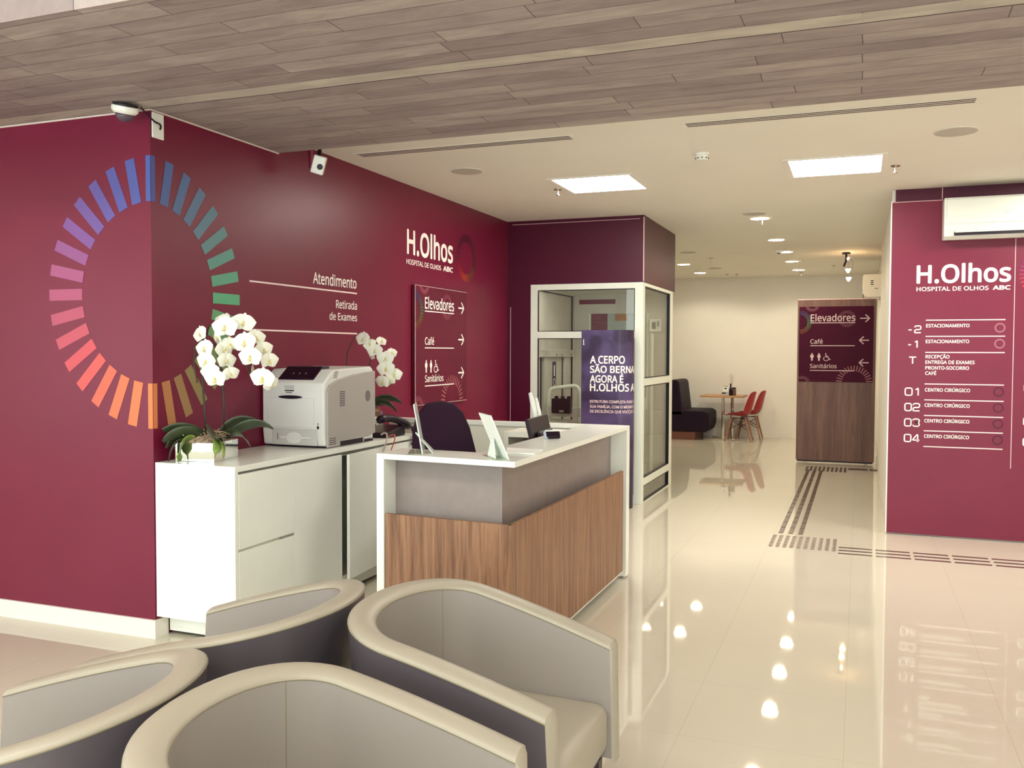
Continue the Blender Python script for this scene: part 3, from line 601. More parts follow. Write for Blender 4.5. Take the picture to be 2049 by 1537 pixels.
for k in range(9): rect(bm, fs, py0+.155, py0+.215, zb+.25+k*.011, zb+.2545+k*.011, .0003, .001)
for k in range(4): rect(bm, fs, py0+.035, py0+.11, zb+.02+k*.012, zb+.024+k*.012, .0003, .001)
obj('vent', bm, m_vent, t)
bm = B()
for k in range(7): rect(bm, on_x(px1-.014), py0+.10+k*.003, py0+.145+k*.003, zb+.425+k*.0065, zb+.4275+k*.0065, .0003, .001)
obj('vent', bm, m_vent, t)
bm = B(); prism(bm, circ(py0+.495, zb+.30, .030, 20, ry=.036), fs, .0005, .003); obj('round_grille', bm, M('grille_grey', (.17, .15, .15), .6), t)
bm = B(); rect(bm, fs, py0+.16, py0+.43, zb+.004, zb+.032, -.01, .0015); obj('hand_recess', bm, m_black, t)

# ------------------------------------------------------------------ phone and cables
t = thing('desk_telephone', 'black desk telephone with curled cord behind the printer', 'telephone', (-3.06, 5.52, ZT))
bm = B(); prism(bm, [(5.40, ZT+.001), (5.40, ZT+.035), (5.64, ZT+.075), (5.66, ZT+.06), (5.66, ZT+.001)], lambda u, v, h=0: (h, u, v), -3.19, -2.99); obj('base', bm, m_black, t, bevel=.008)
bm = B(); tube(bm, bez((-3.03, 5.36, ZT+.125), (-3.02, 5.53, ZT+.155), (-2.985, 5.70, ZT+.055), 10), [.026, .03, .028, .025, .024, .024, .024, .026, .03, .03, .024], 10); obj('handset', bm, m_black, t, smooth=True)
bm = B(); pts = [(-2.938+.008*math.sin(i*1.9), 5.66+.012*math.cos(i*1.9)+.03*math.sin(i*.05), ZT+.06-.0022*i) for i in range(60)]; tube(bm, pts, .0045, 6); obj('coiled_cord', bm, m_black, t)
bm = B(); tube(bm, bez((-3.0, 5.33, ZT+.03), (-2.90, 5.31, ZT+.09), (-2.945, 5.24, ZT-.10), 12), .0055, 6); tag(obj('cable', bm, m_cable), 'grey cable hanging over the cabinet edge behind the printer', 'cable')
bm = B(); tube(bm, bez((-2.985, 5.385, ZT+.004), (-2.87, 5.40, ZT+.09), (-2.94, 5.30, ZT-.13), 12), .0045, 6); tag(obj('cable', bm, m_orange), 'orange red cable hanging over the cabinet edge by the telephone', 'cable')

# ------------------------------------------------------------------ orchids
def petal(bm, M_, L, Wd, cup=.15, n=6):
    rows = []
    for i in range(n+1):
        s = i/n; w = Wd*math.sin(PI*min(1, .08+.92*s)**.75)**.8 if s < 1 else 0.004
        rows.append([bm.verts.new(M_ @ Vector((k*w/2, L*s, cup*L*(s*s*.6) - abs(k)*k*k*0 + .12*w*(1-k*k)))) for k in (-1, -.5, 0, .5, 1)])
    for i in range(n):
        for k in range(4): bm.faces.new((rows[i][k], rows[i][k+1], rows[i+1][k+1], rows[i+1][k]))
def flower_mesh():
    bm = B()
    for a, L, Wd, z in ((90, .040, .034, 0), (215, .040, .034, 0), (325, .040, .034, 0), (12, .047, .062, .004), (168, .047, .062, .004)):
        petal(bm, Matrix.Translation((0, 0, z)) @ Matrix.Rotation(R(a-90), 4, 'Z'), L, Wd)
    return bm
fl_me = bpy.data.meshes.new('flower'); b_ = flower_mesh(); b_.to_mesh(fl_me); b_.free(); fl_me.materials.append(m_petal)
for p in fl_me.polygons: p.use_smooth = True
b_ = B(); petal(b_, Matrix.Translation((0, -.002, .008)) @ Matrix.Rotation(R(180), 4, 'Z') @ Matrix.Rotation(R(35), 4, 'X'), .020, .014, .5); lathe(b_, [(.005, .004), (.006, .010), (.003, .016)], (0, .002, 0), 10)
lip_me = bpy.data.meshes.new('lip'); b_.to_mesh(lip_me); b_.free(); lip_me.materials.append(m_lip)
def flower(parent, p, d, s=1, rz=0):
    o = bpy.data.objects.new('flower', fl_me); C.objects.link(o); o.parent = parent
    d = Vector(d).normalized(); q = d.to_track_quat('Z', 'Y')
    o.location = Vector(p) - parent.location; o.rotation_euler = (q.to_matrix().to_4x4() @ Matrix.Rotation(R(rz), 4, 'Z')).to_euler(); o.scale = (s, s, s)
    l = bpy.data.objects.new('lip', lip_me); C.objects.link(l); l.parent = o
def leaf(parent, pts, w, mat, name='leaf', roll=.75):
    P = bez(*pts, 10); bm = B(); rows = []
    for i, p in enumerate(P):
        s = i/10; t_ = (P[min(i+1, 10)]-P[max(i-1, 0)]).normalized(); side = t_.cross(Vector((0, 0, 1)))
        if side.length < .2: side = Vector((.8, .6, 0))
        side.normalize(); nn = side.cross(t_).normalized()
        rl = roll if side.y*nn.z > 0 else -roll
        side, nn = side*math.cos(rl) - nn*math.sin(rl), nn*math.cos(rl) + side*math.sin(rl); ww = w*max(.12, math.sin(PI*min(.97, .12+.86*s))**.6)
        rows.append([bm.verts.new(p + side*ww*k*.62 + nn*(.12*ww*abs(k))) for k in (-1, -.5, 0, .5, 1)])
    for i in range(10):
        for k in range(4): bm.faces.new((rows[i][k], rows[i][k+1], rows[i+1][k+1], rows[i+1][k]))
    o = obj(name, bm, mat, parent, smooth=True, recalc=False); s_ = o.modifiers.new('thick', 'SOLIDIFY'); s_.thickness = .003
def pot(t, cx, cy, wx, wy, h, rot, z):
    Mx = Matrix.Translation((cx, cy, z)) @ Matrix.Rotation(rot, 4, 'Z'); w = .004
    bm = B(); box(bm, -wx/2, wx/2, -wy/2, wy/2, 0, .004)
    for a in ((-wx/2, wx/2, -wy/2, -wy/2+w), (-wx/2, wx/2, wy/2-w, wy/2), (-wx/2, -wx/2+w, -wy/2+w, wy/2-w), (wx/2-w, wx/2, -wy/2+w, wy/2-w)): box(bm, *a, .004, h)
    bm.transform(Mx); obj('planter', bm, m_mirror, t)
    rnd = random.Random(3); bm = B(); n = 12; g = []
    for i in range(n+1):
        g.append([bm.verts.new(Mx @ Vector((-wx/2+w+(wx-2*w)*i/n, -wy/2+w+(wy-2*w)*j/n, h-.012+.06*(math.sin(PI*i/n)*math.sin(PI*j/n))**.6+rnd.uniform(-.006, .006)))) for j in range(n+1)])
    for i in range(n):
        for j in range(n): bm.faces.new((g[i][j], g[i+1][j], g[i+1][j+1], g[i][j+1]))
    obj('moss', bm, m_moss, t, recalc=False)
    bm = B()
    for k in range(150):
        p = Mx @ Vector((rnd.uniform(-wx/2, wx/2)*1.0, rnd.uniform(-wy/2, wy/2)*1.0, h+rnd.uniform(.004, .052))); d = Vector((rnd.uniform(-1, 1), rnd.uniform(-1, 1), rnd.uniform(-.3, .4)))*.028
        tube(bm, [p-d, p+Vector((0, 0, rnd.uniform(0, .01))), p+d], .0022, 4)
    obj('moss_strand', bm, M('moss_strand_tan', (.50, .36, .25), .9, var=.35, scale=40), t)['kind'] = 'stuff'
pc = Vector((-3.325, 3.985, ZT))
t = thing('potted_orchid', 'white flowering orchid in a mirrored square planter on the cabinet end', 'plant', pc)
pot(t, pc.x+.0, pc.y+.003, .222, .27, .098, R(11.2), ZT+.001)
s1 = [(-3.325, 3.98, ZT+.10), (-3.33, 3.975, 1.20), (-3.338, 3.97, 1.36), (-3.325, 3.96, 1.54), (-3.28, 3.95, 1.655), (-3.20, 3.93, 1.70), (-3.10, 3.91, 1.64), (-3.02, 3.90, 1.53), (-2.965, 3.89, 1.40)]
s2 = [(-3.25, 4.03, ZT+.10), (-3.245, 4.03, 1.25), (-3.25, 4.02, 1.42), (-3.275, 4.0, 1.56), (-3.32, 3.96, 1.60), (-3.345, 3.92, 1.55), (-3.32, 3.88, 1.45), (-3.28, 3.86, 1.36)]
for s in (s1, s2):
    bm = B(); tube(bm, s, [.0055]*3+[.004]*(len(s)-3), 8); obj('stem', bm, m_stem, t, smooth=True)
CAMP = Vector((0, 0, 1.53))
def at_ray(pxl, pyl, dist):                # a point 'dist' along +y for a spot seen in the photo
    d = rr*((pxl-1024.5)/F_PX) - uu*((pyl-768.5)/F_PX) + fwd; return CAMP + d*(dist/d.y)
FLW = [(403,669,3.90,(-.25,-1,.1),.95,20),(412,698,3.87,(-.1,-1,.1),1.05,5),(415,724,3.86,(0,-1,0),1.05,-8),(423,744,3.85,(.1,-1,-.1),1.0,10),(432,758,3.84,(.2,-1,-.1),1.05,0),(460,748,3.88,(.9,-.5,-.2),.85,10),(452,722,3.90,(1,-.4,0),.95,0),(447,700,3.93,(1,-.35,.1),.95,12),(452,656,3.86,(.2,-1,.1),1.25,0),(438,675,3.92,(-.5,-.8,-.2),.95,15),(462,688,3.94,(.3,-.8,-.5),.95,0),(487,647,3.92,(.6,-.9,.2),1.1,-10),(446,642,3.95,(-.2,-.8,.6),1.0,0),(491,686,3.85,(.15,-1,.05),1.15,5),(511,677,3.94,(1,-.5,.2),.95,0),(503,715,3.84,(.1,-1,0),1.15,0),(526,700,3.94,(1,-.45,0),.95,10),(537,722,3.94,(1,-.4,-.1),.95,0),(508,740,3.88,(-.8,-.5,-.1),.65,0),(527,757,3.83,(.2,-1,-.1),1.15,-5),(541,768,3.88,(.9,-.5,-.3),.75,30)]
for a in FLW: flower(t, at_ray(*a[:3]), a[3], a[4]*1.28, a[5])
z0 = ZT+.115
for pts, w, mt in ((((-3.33, 3.97, z0), (-3.40, 3.90, z0+.09), (-3.50, 3.80, z0+.03)), .075, m_leaf), (((-3.34, 3.96, z0), (-3.41, 3.86, z0+.05), (-3.44, 3.80, z0-.045)), .07, m_leaf),
     (((-3.30, 3.94, z0), (-3.335, 3.82, z0+.075), (-3.44, 3.78, z0-.01)), .085, m_leaf), (((-3.24, 3.98, z0), (-3.19, 3.86, z0+.07), (-3.14, 3.80, z0+.03)), .095, m_leaf),
     (((-3.25, 4.03, z0), (-3.12, 4.0, z0+.075), (-3.02, 3.96, z0-.035)), .055, m_leaf), (((-3.24, 4.05, z0), (-3.10, 4.10, z0+.12), (-2.99, 4.12, z0+.05)), .06, m_leaf), (((-3.28, 4.03, z0), (-3.22, 4.10, z0+.12), (-3.10, 4.16, z0+.07)), .08, m_leaf),
     (((-3.33, 3.90, z0-.005), (-3.355, 3.81, z0+.03), (-3.352, 3.80, z0-.11)), .06, m_leafy), (((-3.21, 3.93, z0-.01), (-3.145, 3.86, z0+.01), (-3.155, 3.84, z0-.085)), .045, m_leafy), (((-3.22, 3.95, z0-.01), (-3.12, 3.88, z0+.01), (-3.115, 3.86, z0-.09)), .022, m_leafy), (((-3.36, 3.88, z0), (-3.40, 3.80, z0+.02), (-3.41, 3.785, z0-.11)), .02, m_leaf)):
    leaf(t, pts, w, mt)
t = thing('potted_orchid', 'white flowering orchid whose arching sprays rise behind the printer', 'plant', (-3.27, 5.60, ZT))
pot(t, -3.30, 5.60, .20, .24, .16, R(4), ZT+.001)
for s in ([(-3.30, 5.57, ZT+.15), (-3.345, 5.45, 1.30), (-3.335, 5.45, 1.52), (-3.29, 5.47, 1.63), (-3.22, 5.52, 1.62), (-3.15, 5.58, 1.48), (-3.10, 5.62, 1.34)], [(-3.27, 5.62, ZT+.15), (-3.215, 5.53, 1.30), (-3.205, 5.53, 1.44), (-3.17, 5.55, 1.57), (-3.12, 5.58, 1.55)]):
    bm = B(); tube(bm, s, .004, 8); obj('stem', bm, m_stem, t, smooth=True)
for a in ((728,679,5.42,(-.2,-1,.1),1.2,0),(741,690,5.45,(.1,-1,.2),.95,20),(751,702,5.44,(.1,-1,0),1.15,0),(762,684,5.52,(.9,-.4,.4),.85,0),(746,712,5.48,(-.5,-.7,-.2),.8,10),(772,718,5.46,(.2,-1,0),1.2,0),(783,707,5.54,(.9,-.5,.2),.85,0),(773,738,5.44,(.2,-1,0),1.25,8),(788,750,5.48,(.5,-.9,0),1.15,0),(767,764,5.42,(-.2,-1,-.2),1.15,0),(780,762,5.47,(.2,-1,-.3),.9,20)): flower(t, at_ray(*a[:3]), a[3], a[4]*1.15, a[5])
z0 = ZT+.17
for pts, w in ((((-3.28, 5.60, z0), (-3.12, 5.58, z0+.12), (-3.03, 5.60, z0)), .06), (((-3.30, 5.62, z0), (-3.18, 5.70, z0+.14), (-3.05, 5.72, z0+.05)), .06), (((-3.32, 5.58, z0), (-3.38, 5.66, z0+.1), (-3.40, 5.72, z0+.03)), .06)): leaf(t, pts, w, m_leaf)

# ------------------------------------------------------------------ reception desk
ZD = 1.032; TK = .027
NL, NR, FR = (-2.195, 3.855), (-1.447, 3.792), (-1.452, 5.995)
t = thing('reception_desk', 'L shaped reception desk with white counter, walnut apron and grey upper panels', 'desk', (-1.8, 4.9, 0))
cpoly = [NL, NR, FR, (-3.30, 6.06), (-3.30, 5.955), (-1.745, 5.895), (-1.745, 4.085), (-2.195, 4.115)]
bm = prism(B(), cpoly, lambda u, v, h=0: (u, v, h), ZD-TK, ZD); obj('counter_top', bm, m_lam, t, bevel=.002)
def vpanel(p, q, thick, z0, z1):
    """upright board from p to q, thickness to the left of p->q"""
    p, q = Vector((*p, 0)), Vector((*q, 0)); d = (q-p).normalized(); n = Vector((-d.y, d.x, 0))*thick
    return prism(B(), [tuple(x[:2]) for x in (p, q, q+n, p+n)], lambda u, v, h=0: (u, v, h), z0, z1)
obj('end_panel', vpanel((-2.195, 4.115), NL, .040, .012, ZD-TK), m_lam, t, bevel=.001)
obj('end_panel', vpanel((-1.452, 5.915), (-1.4515, 5.994), .30, .012, ZD-TK), m_lam, t, bevel=.001)
obj('grey_panel', vpanel((-2.155, 3.975), (-1.565, 3.93), .018, .10, ZD-TK), m_greylam, t)
obj('grey_panel', vpanel((-1.5635, 3.93), (-1.5635, 5.914), .018, .10, ZD-TK), m_greylam, t)
obj('wood_panel', vpanel((-2.152, 3.862), (-1.470, 3.806), .020, .062, .738), m_wood, t, bevel=.001)
obj('wood_panel', vpanel((-1.4685, 3.806), (-1.4605, 5.86), .020, .062, .738), m_wood, t, bevel=.001)
obj('lower_edge', vpanel((-1.466, 3.806), (-1.458, 5.86), .02, .056, .061), m_lam, t)
obj('rear_panel', vpanel((-3.30, 5.99), (-1.76, 5.93), .018, .02, ZD-TK), m_lamin, t)
obj('work_surface', prism(B(), [(-2.15, 4.02), (-1.585, 3.98), (-1.585, 5.90), (-2.05, 5.92), (-2.05, 4.6), (-2.15, 4.5)], lambda u, v, h=0: (u, v, h), .715, .740), m_lamin, t)
for x, y in ((-2.17, 3.89), (-1.50, 3.88), (-1.475, 5.96), (-1.60, 5.93), (-3.25, 6.0)): obj('levelling_foot', lathe(B(), [(.02, 0), (.02, .006), (.008, .008), (.008, .055)], (x, y, 0), 12), m_steel, t)
t = thing('open_shelf_unit', 'white open fronted shelf unit against the rear panel of the desk', 'shelf', (-2.0, 5.75, .742))
bm = bx(-2.20, -2.165, 5.55, 5.88, 0, 1.0); box(bm, -2.165, -1.79, 5.55, 5.88, .965, 1.0); box(bm, -1.79, -1.755, 5.55, 5.88, .742, 1.0); box(bm, -2.165, -1.79, 5.862, 5.88, .742, .965)
obj('frame', bm, m_lamin, t, bevel=.002); obj('back_board', bx(-2.165, -1.79, 5.84, 5.861, .742, .965), m_greylam, t)
# acrylic sign holders on the counter
def holder(label, a, b, lean, H, side, st=1):
    """leaning clear plate whose foot runs from a to b; 'side' = where the strut stands"""
    t = thing('sign_holder', label, 'sign holder', (a[0], a[1], ZD), 'acrylic sign holders')
    a, b = Vector((*a, ZD+.002)), Vector((*b, ZD+.002)); d = (b-a).normalized(); n = Vector((-d.y, d.x, 0))*side; W_ = (b-a).length
    u = (Vector((0, 0, 1))*math.cos(R(lean)) - n*math.sin(R(lean))); q = n*math.cos(R(lean)) + Vector((0, 0, 1))*math.sin(R(lean))
    P = lambda x, z, h: tuple(a + d*x + u*z + q*h)
    bm = prism(B(), [(0, 0), (W_, 0), (W_, H), (0, H)], P, 0, .0035); obj('back_plate', bm, m_acryl, t)
    bm = prism(B(), [(.004, .004), (W_-.004, .004), (W_-.004, H-.004), (.004, H-.004)], P, -.0012, -.0002); obj('paper_insert', bm, m_paper, t)
    G = lambda x, z, h: tuple(a + d*x + n*h + Vector((0, 0, z)))
    bm = prism(B(), [(0, 0), (W_, 0), (W_, .003), (0, .003)], G, -.07, .0); obj('base_plate', bm, m_clear, t)
    bm = B(); V = [bm.verts.new(G(W_*.5+x, z, h)) for x, z, h in ((-.065, .003, .05*st), (.065, .003, .05*st), (.02, H*.40, (-.036 if st > 0 else -.046)), (-.02, H*.40, (-.036 if st > 0 else -.046)))]; bm.faces.new(V)
    o = obj('rear_strut', bm, m_acryl, t, recalc=False); m_ = o.modifiers.new('thick', 'SOLIDIFY'); m_.thickness = .003
    return t
holder('acrylic sign holder standing nearly edge on at the left counter end', (-1.962, 3.885), (-2.045, 4.075), 10, .245, -1)
holder('acrylic sign holder with triangular foot near the counter corner', (-1.497, 3.842), (-1.628, 4.008), 23, .222, -1, -1)
bm = prism(B(), [(-1.675, 4.27), (-1.600, 4.076), (-1.456, 4.075), (-1.474, 4.255)], lambda u, v, h=0: (u, v, h), ZD+.0005, ZD+.010); tag(obj('paper_stack', bm, m_paper, bevel=.001), 'flat stack of white paper on the counter beside the acrylic holder', 'paper')
t = thing('monitor', 'black monitor seen from behind inside the reception desk', 'monitor', (-1.80, 4.95, .742))
Mx = Matrix.Translation((-1.83, 4.98, 1.0)) @ Matrix.Rotation(R(38), 4, 'Z') @ Matrix.Rotation(R(12), 4, 'X') @ Matrix.Rotation(R(-4), 4, 'Y')
YW = 16.75
t['category'] = 'monitor'
t.location = (-1.83, 5.27, .742)
Mx = Matrix.Translation((-1.832, 5.27, .982)) @ Matrix.Rotation(R(95.5), 4, 'Z') @ Matrix.Rotation(R(-14), 4, 'X')
bm = bx(-.25, .25, -.012, .012, -.15, .15); bm.transform(Mx); obj('back_shell', bm, m_black, t, bevel=.006)
bm = bx(-.16, .16, -.045, -.012, -.11, .06); bm.transform(Mx); obj('rear_hump', bm, m_black, t, bevel=.012)
bm = bx(-.235, .235, .012, .0135, -.135, .135); bm.transform(Mx); obj('screen', bm, M('dark_screen', (.02, .02, .03), .1), t)
bm = B(); tube(bm, [(-1.83, 5.27, .92), (-1.81, 5.27, .755)], .022, 10); obj('stem', bm, m_black, t)
obj('base', bx(-1.92, -1.72, 5.14, 5.40, .741, .755), m_black, t, bevel=.004)
t = thing('handheld_terminal', 'small dark handheld terminal with pale blue edge on counter by the monitor', 'card reader', (-1.62, 4.88, ZD))
Mx = Matrix.Translation((-1.64, 4.90, ZD+.022)) @ Matrix.Rotation(R(38), 4, 'Z') @ Matrix.Rotation(R(-28), 4, 'X')
bm = bx(-.045, .045, -.012, .012, -.022, .022); bm.transform(Mx); obj('body', bm, m_black, t, bevel=.006)
bm = bx(-.050, -.028, -.011, .014, -.024, .024); bm.transform(Mx); obj('case_edge', bm, m_blueb, t, bevel=.006)
bm = bx(-.045, .045, -.014, -.012, .016, .024); bm.transform(Mx); obj('case_rim', bm, m_paper, t)
t = thing('slim_white_stand', 'slim white plastic device leaning upright behind the black monitor', 'device', (-1.89, 5.40, .742))
bm = B(); tube(bm, [(-1.93, 5.47, .755), (-1.93, 5.47, 1.06), (-1.965, 5.47, 1.20), (-1.985, 5.47, 1.266)], [.012, .016, .018, .010], 10); obj('arm', bm, m_lam, t, smooth=True)
bm = B(); tube(bm, [(-1.905, 5.48, 1.02), (-1.92, 5.48, 1.13), (-1.945, 5.48, 1.235)], [.010, .012, .008], 8); obj('arm', bm, m_lam, t, smooth=True)
obj('base', lathe(B(), [(.045, .742), (.045, .755)], (-1.94, 5.485, 0), 20), m_lam, t)
# office chair behind the desk
t = thing('office_chair', 'black upholstered office chair behind the reception counter', 'chair', (-2.36, 5.0, 0))
Mx = Matrix.Translation((-2.35, 5.02, .55)) @ Matrix.Rotation(R(-38), 4, 'Z') @ Matrix.Rotation(R(-13), 4, 'Y')
pr_ = [(-.215, 0), (-.225, .12), (-.215, .30), (-.19, .46), (-.155, .56), (-.09, .625), (0, .64), (.09, .625), (.155, .56), (.19, .46), (.215, .30), (.225, .12), (.215, 0)]
bm = prism(B(), pr_, lambda u, v, h=0: (h-.10*(u*u)/.05*.0 + .25*u*u, u, v+.045), -.02, .035); bm.transform(Mx); o = obj('backrest', bm, m_offch, t, bevel=.018, seg=3, smooth=True)
bm = prism(B(), [(u*.96, v*.97+.01) for u, v in pr_], lambda u, v, h=0: (h+.25*u*u, u, v+.045), -.045, -.021); bm.transform(Mx); obj('back_shell', bm, m_black, t, bevel=.008)
Mx2 = Matrix.Translation((-2.35, 5.02, .46)) @ Matrix.Rotation(R(-38), 4, 'Z')
bm = prism(B(), circ(.24, 0, .25, 20, ry=.24), lambda u, v, h=0: (u, v, h), 0, .075); bm.transform(Mx2); obj('seat', bm, m_offch, t, bevel=.02, seg=3)
bm = B(); tube(bm, [(.02, 0, -.02), (-.06, 0, .02), (-.055, 0, .16)], .018, 8); bm.transform(Mx2); obj('back_bracket', bm, m_black, t)
bm = B(); tube(bm, [(.24, 0, 0), (.24, 0, -.36)], .024, 12); bm.transform(Mx2); obj('gas_stem', bm, m_stud, t)
for k in range(5):
    a = 2*PI*k/5; c_, s_ = math.cos(a), math.sin(a)
    bm = B(); tube(bm, [(.24, 0, -.34), (.24+.26*c_, .26*s_, -.39)], [.024, .014], 8); bm.transform(Mx2); lg = obj('leg', bm, m_black, t)
    bm = lathe(B(), [(.027, -.018), (.027, .018)], (.24+.27*c_, .27*s_, -.4325), 14, Vector((-s_, c_, 0)), Vector((0, 0, 1))); bm.transform(Mx2); obj('caster', bm, m_black, lg)

# ------------------------------------------------------------------ platform lift booth + poster totem
t = thing('platform_lift_booth', 'white framed glass wheelchair lift booth under the maroon bulkhead', 'lift', (-2.6, 9.6, 0))
x0, x1, yf, yb = -3.216, -2.022, 8.872, 10.40
post = lambda a: obj('post', bx(*a), m_alu, t, bevel=.002)
for a in ((x0, x0+.078, yf, yf+.06, 0, 2.23), (x1-.085, x1, yf, yf+.085, 0, 2.23), (x1-.05, x1, 10.245, yb, 0, 2.23)): post(a)
for a in ((x0+.078, x1-.085, yf, yf+.055, 2.170, 2.23), (x0+.078, x1-.085, yf, yf+.05, 1.672, 1.740), (x0+.078, x1-.085, yf, yf+.05, 0, .09), (x1-.05, x1, yf+.085, 10.245, 2.195, 2.23), (x1-.05, x1, yf+.085, 10.245, 1.19, 1.265), (x1-.05, x1, yf+.085, 10.245, .178, .253), (x1-.05, x1, yf+.085, 10.245, 0, .012)): obj('rail', bx(*a), m_alu, t, bevel=.002)
for a in ((x0+.08, x1-.087, yf+.02, yf+.026, 1.742, 2.168), (x0+.08, x1-.087, yf+.02, yf+.026, .092, 1.670)): obj('front_pane', bx(*a), m_glass, t)
for a in ((x1-.03, x1-.024, yf+.087, 10.243, 1.267, 2.193), (x1-.03, x1-.024, yf+.087, 10.243, .255, 1.188), (x1-.03, x1-.024, yf+.087, 10.243, .014, .176)): obj('side_pane', bx(*a), m_glass, t)
bm = B()
for z0, z1 in ((1.267, 2.193), (.255, 1.188), (.014, .176)):
    for a in ((yf+.086, yf+.092, z0, z1), (10.236, 10.244, z0, z1), (yf+.086, 10.244, z1-.008, z1), (yf+.086, 10.244, z0, z0+.006)): box(bm, x1-.036, x1-.002, *a)
for z0, z1 in ((1.742, 2.168), (.092, 1.670)):
    for a in ((x0+.079, x0+.085, z0, z1), (x1-.092, x1-.086, z0, z1)): box(bm, a[0], a[1], yf+.002, yf+.03, a[2], a[3])
    box(bm, x0+.08, x1-.087, yf+.002, yf+.03, z1-.006, z1); box(bm, x0+.08, x1-.087, yf+.002, yf+.03, z0, z0+.006)
obj('gasket', bm, m_black, t)
xl = x0+.012
obj('left_panel', bx(x0+.002, xl, yf+.06, yb, .02, 2.23), m_grey, t)
fl_ = on_x(xl)
bm = B(); rect(bm, fl_, yf+.06, 10.27, 2.19, 2.22, 0, .04); rect(bm, fl_, yf+.06, 10.27, 1.475, 1.555, 0, .05); rect(bm, fl_, yf+.06, 10.27, 1.70, 1.745, 0, .03)
rect(bm, fl_, 9.19, 9.34, .5, 1.475, 0, .035); rect(bm, fl_, 9.93, 10.05, .5, 1.475, 0, .035); obj('guide_rail', bm, m_grey, t, bevel=.003)
bm = B(); rect(bm, fl_, 10.255, 10.285, .05, 2.2, .001, .012); rect(bm, fl_, 9.14, 9.185, .6, 1.47, .001, .006); rect(bm, fl_, 9.90, 9.928, .6, 1.47, .001, .006); rect(bm, fl_, yf+.06, 10.27, 2.178, 2.189, .001, .006)
for y in (9.55, 9.75, 10.1): prism(bm, circ(y, 1.50, .010, 8), fl_, .05, .054)
obj('dark_gap', bm, m_black, t)
bm = B(); rect(bm, fl_, 9.56, 9.68, 1.12, 1.42, .001, .004); st = obj('sticker', bm, m_navy, t)
bm = B(); stroke(bm, fl_, [(9.62+.035*math.cos(a*PI/8), 1.19+.04*math.sin(a*PI/8)) for a in range(4, 20)], .014, .004, .0045); rect(bm, fl_, 9.60, 9.64, 1.26, 1.38, .004, .0045); obj('symbol', bm, m_letter, st)
obj('back_panel', bx(x0+.012, x1-.05, yb-.01, yb+.02, .02, 2.23), m_grey, t)
fb = on_y(yb-.01)
obj('ceiling_panel', bx(x0+.012, x1-.05, yf+.06, yb, 2.232-.012, 2.231), m_alu, t)
obj('added_fill_lamp', bx(-3.0, -2.3, 8.99, 9.13, 2.205, 2.219), emis('added_fill_glow', (1, .97, .86), 7), t)  # unseen glowing strip behind the top rail, added to brighten the booth interior
obj('platform_floor', bx(x0+.012, x1-.05, yf+.06, yb-.01, .005, .02), m_greyd, t)
bm = B(); rect(bm, fb, -3.144, -2.70, 2.10, 2.155, 0, .004); obj('slot_window', bm, m_maroon, t)
bm = B(); rect(bm, fb, -3.02, -2.30, .1, 2.0, 0, .012); dw = obj('gate', bm, m_alu, t)
bm = B(); rect(bm, fb, -2.995, -2.79, 1.0, 1.985, .012, .014); obj('red_reflection_pane', bm, m_maroon, dw)  # red reflection in the door glass, put into the pane colour
bm = B(); rect(bm, fb, -2.785, -2.32, 1.0, 1.985, .012, .014); obj('grey_pane', bm, M('blue_grey_pane', (.36, .40, .38), .3), dw)
bm = B(); rect(bm, fb, -2.70, -2.55, 1.90, 1.98, .014, .016); obj('orange_sticker', bm, M('ochre_sticker', (.40, .16, .04), .5), dw)
obj('top_rail', rect(B(), fb, -3.02, -2.30, 1.985, 2.0, .012, .03), m_grey, dw)
bm = B(); rect(bm, fb, -2.28, -2.14, 1.77, 1.92, .0, .05); obj('control_box', bm, m_lam, t, bevel=.004)
bm = B(); rect(bm, fb, -2.25, -2.205, 1.80, 1.88, .05, .052); rect(bm, fb, -2.19, -2.17, 1.83, 1.89, .05, .052); obj('control_mark', bm, m_black, t)
bm = B(); tube(bm, [(-2.24, 10.3, .02), (-2.24, 10.3, 1.75)], .022, 10); obj('conduit', bm, m_alu, t)
bm = B(); rect(bm, on_y(10.34), -2.36, -2.06, .25, .86, -.02, 0); obj('lower_board', bm, m_grey, t)
y = 9.3
bm = B(); tube(bm, [(-3.155, y, .60), (-3.155, y, 1.06)] + bez((-3.155, y, 1.06), (-3.155, y, 1.135), (-3.08, y, 1.14), 5)[1:] + [(-2.88, y, 1.165)] + bez((-2.88, y, 1.165), (-2.81, y, 1.165), (-2.81, y, 1.10), 5)[1:] + [(-2.81, y, .60)], .021, 10); obj('hand_rail', bm, m_alu, t, smooth=True)
obj('gate_board', bx(-3.19, -2.79, y-.012, y+.012, .03, .80), m_grey, t); obj('gate_rail', bx(-3.19, -2.79, y-.03, y+.02, .83, .93), m_grey, t, bevel=.004)
m_ = bx(-3.09, -2.88, y-.11, y-.03, .87, 1.03); mb = obj('motor_box', m_, m_black, t, bevel=.01)
bm = B()
for x in (-3.06, -2.99, -2.92): box(bm, x, x+.035, y-.09, y-.05, 1.03, 1.055)
obj('connector', bm, m_black, mb); obj('plate', bx(-3.0, -2.95, y-.113, y-.11, .885, .905), m_greyd, mb)

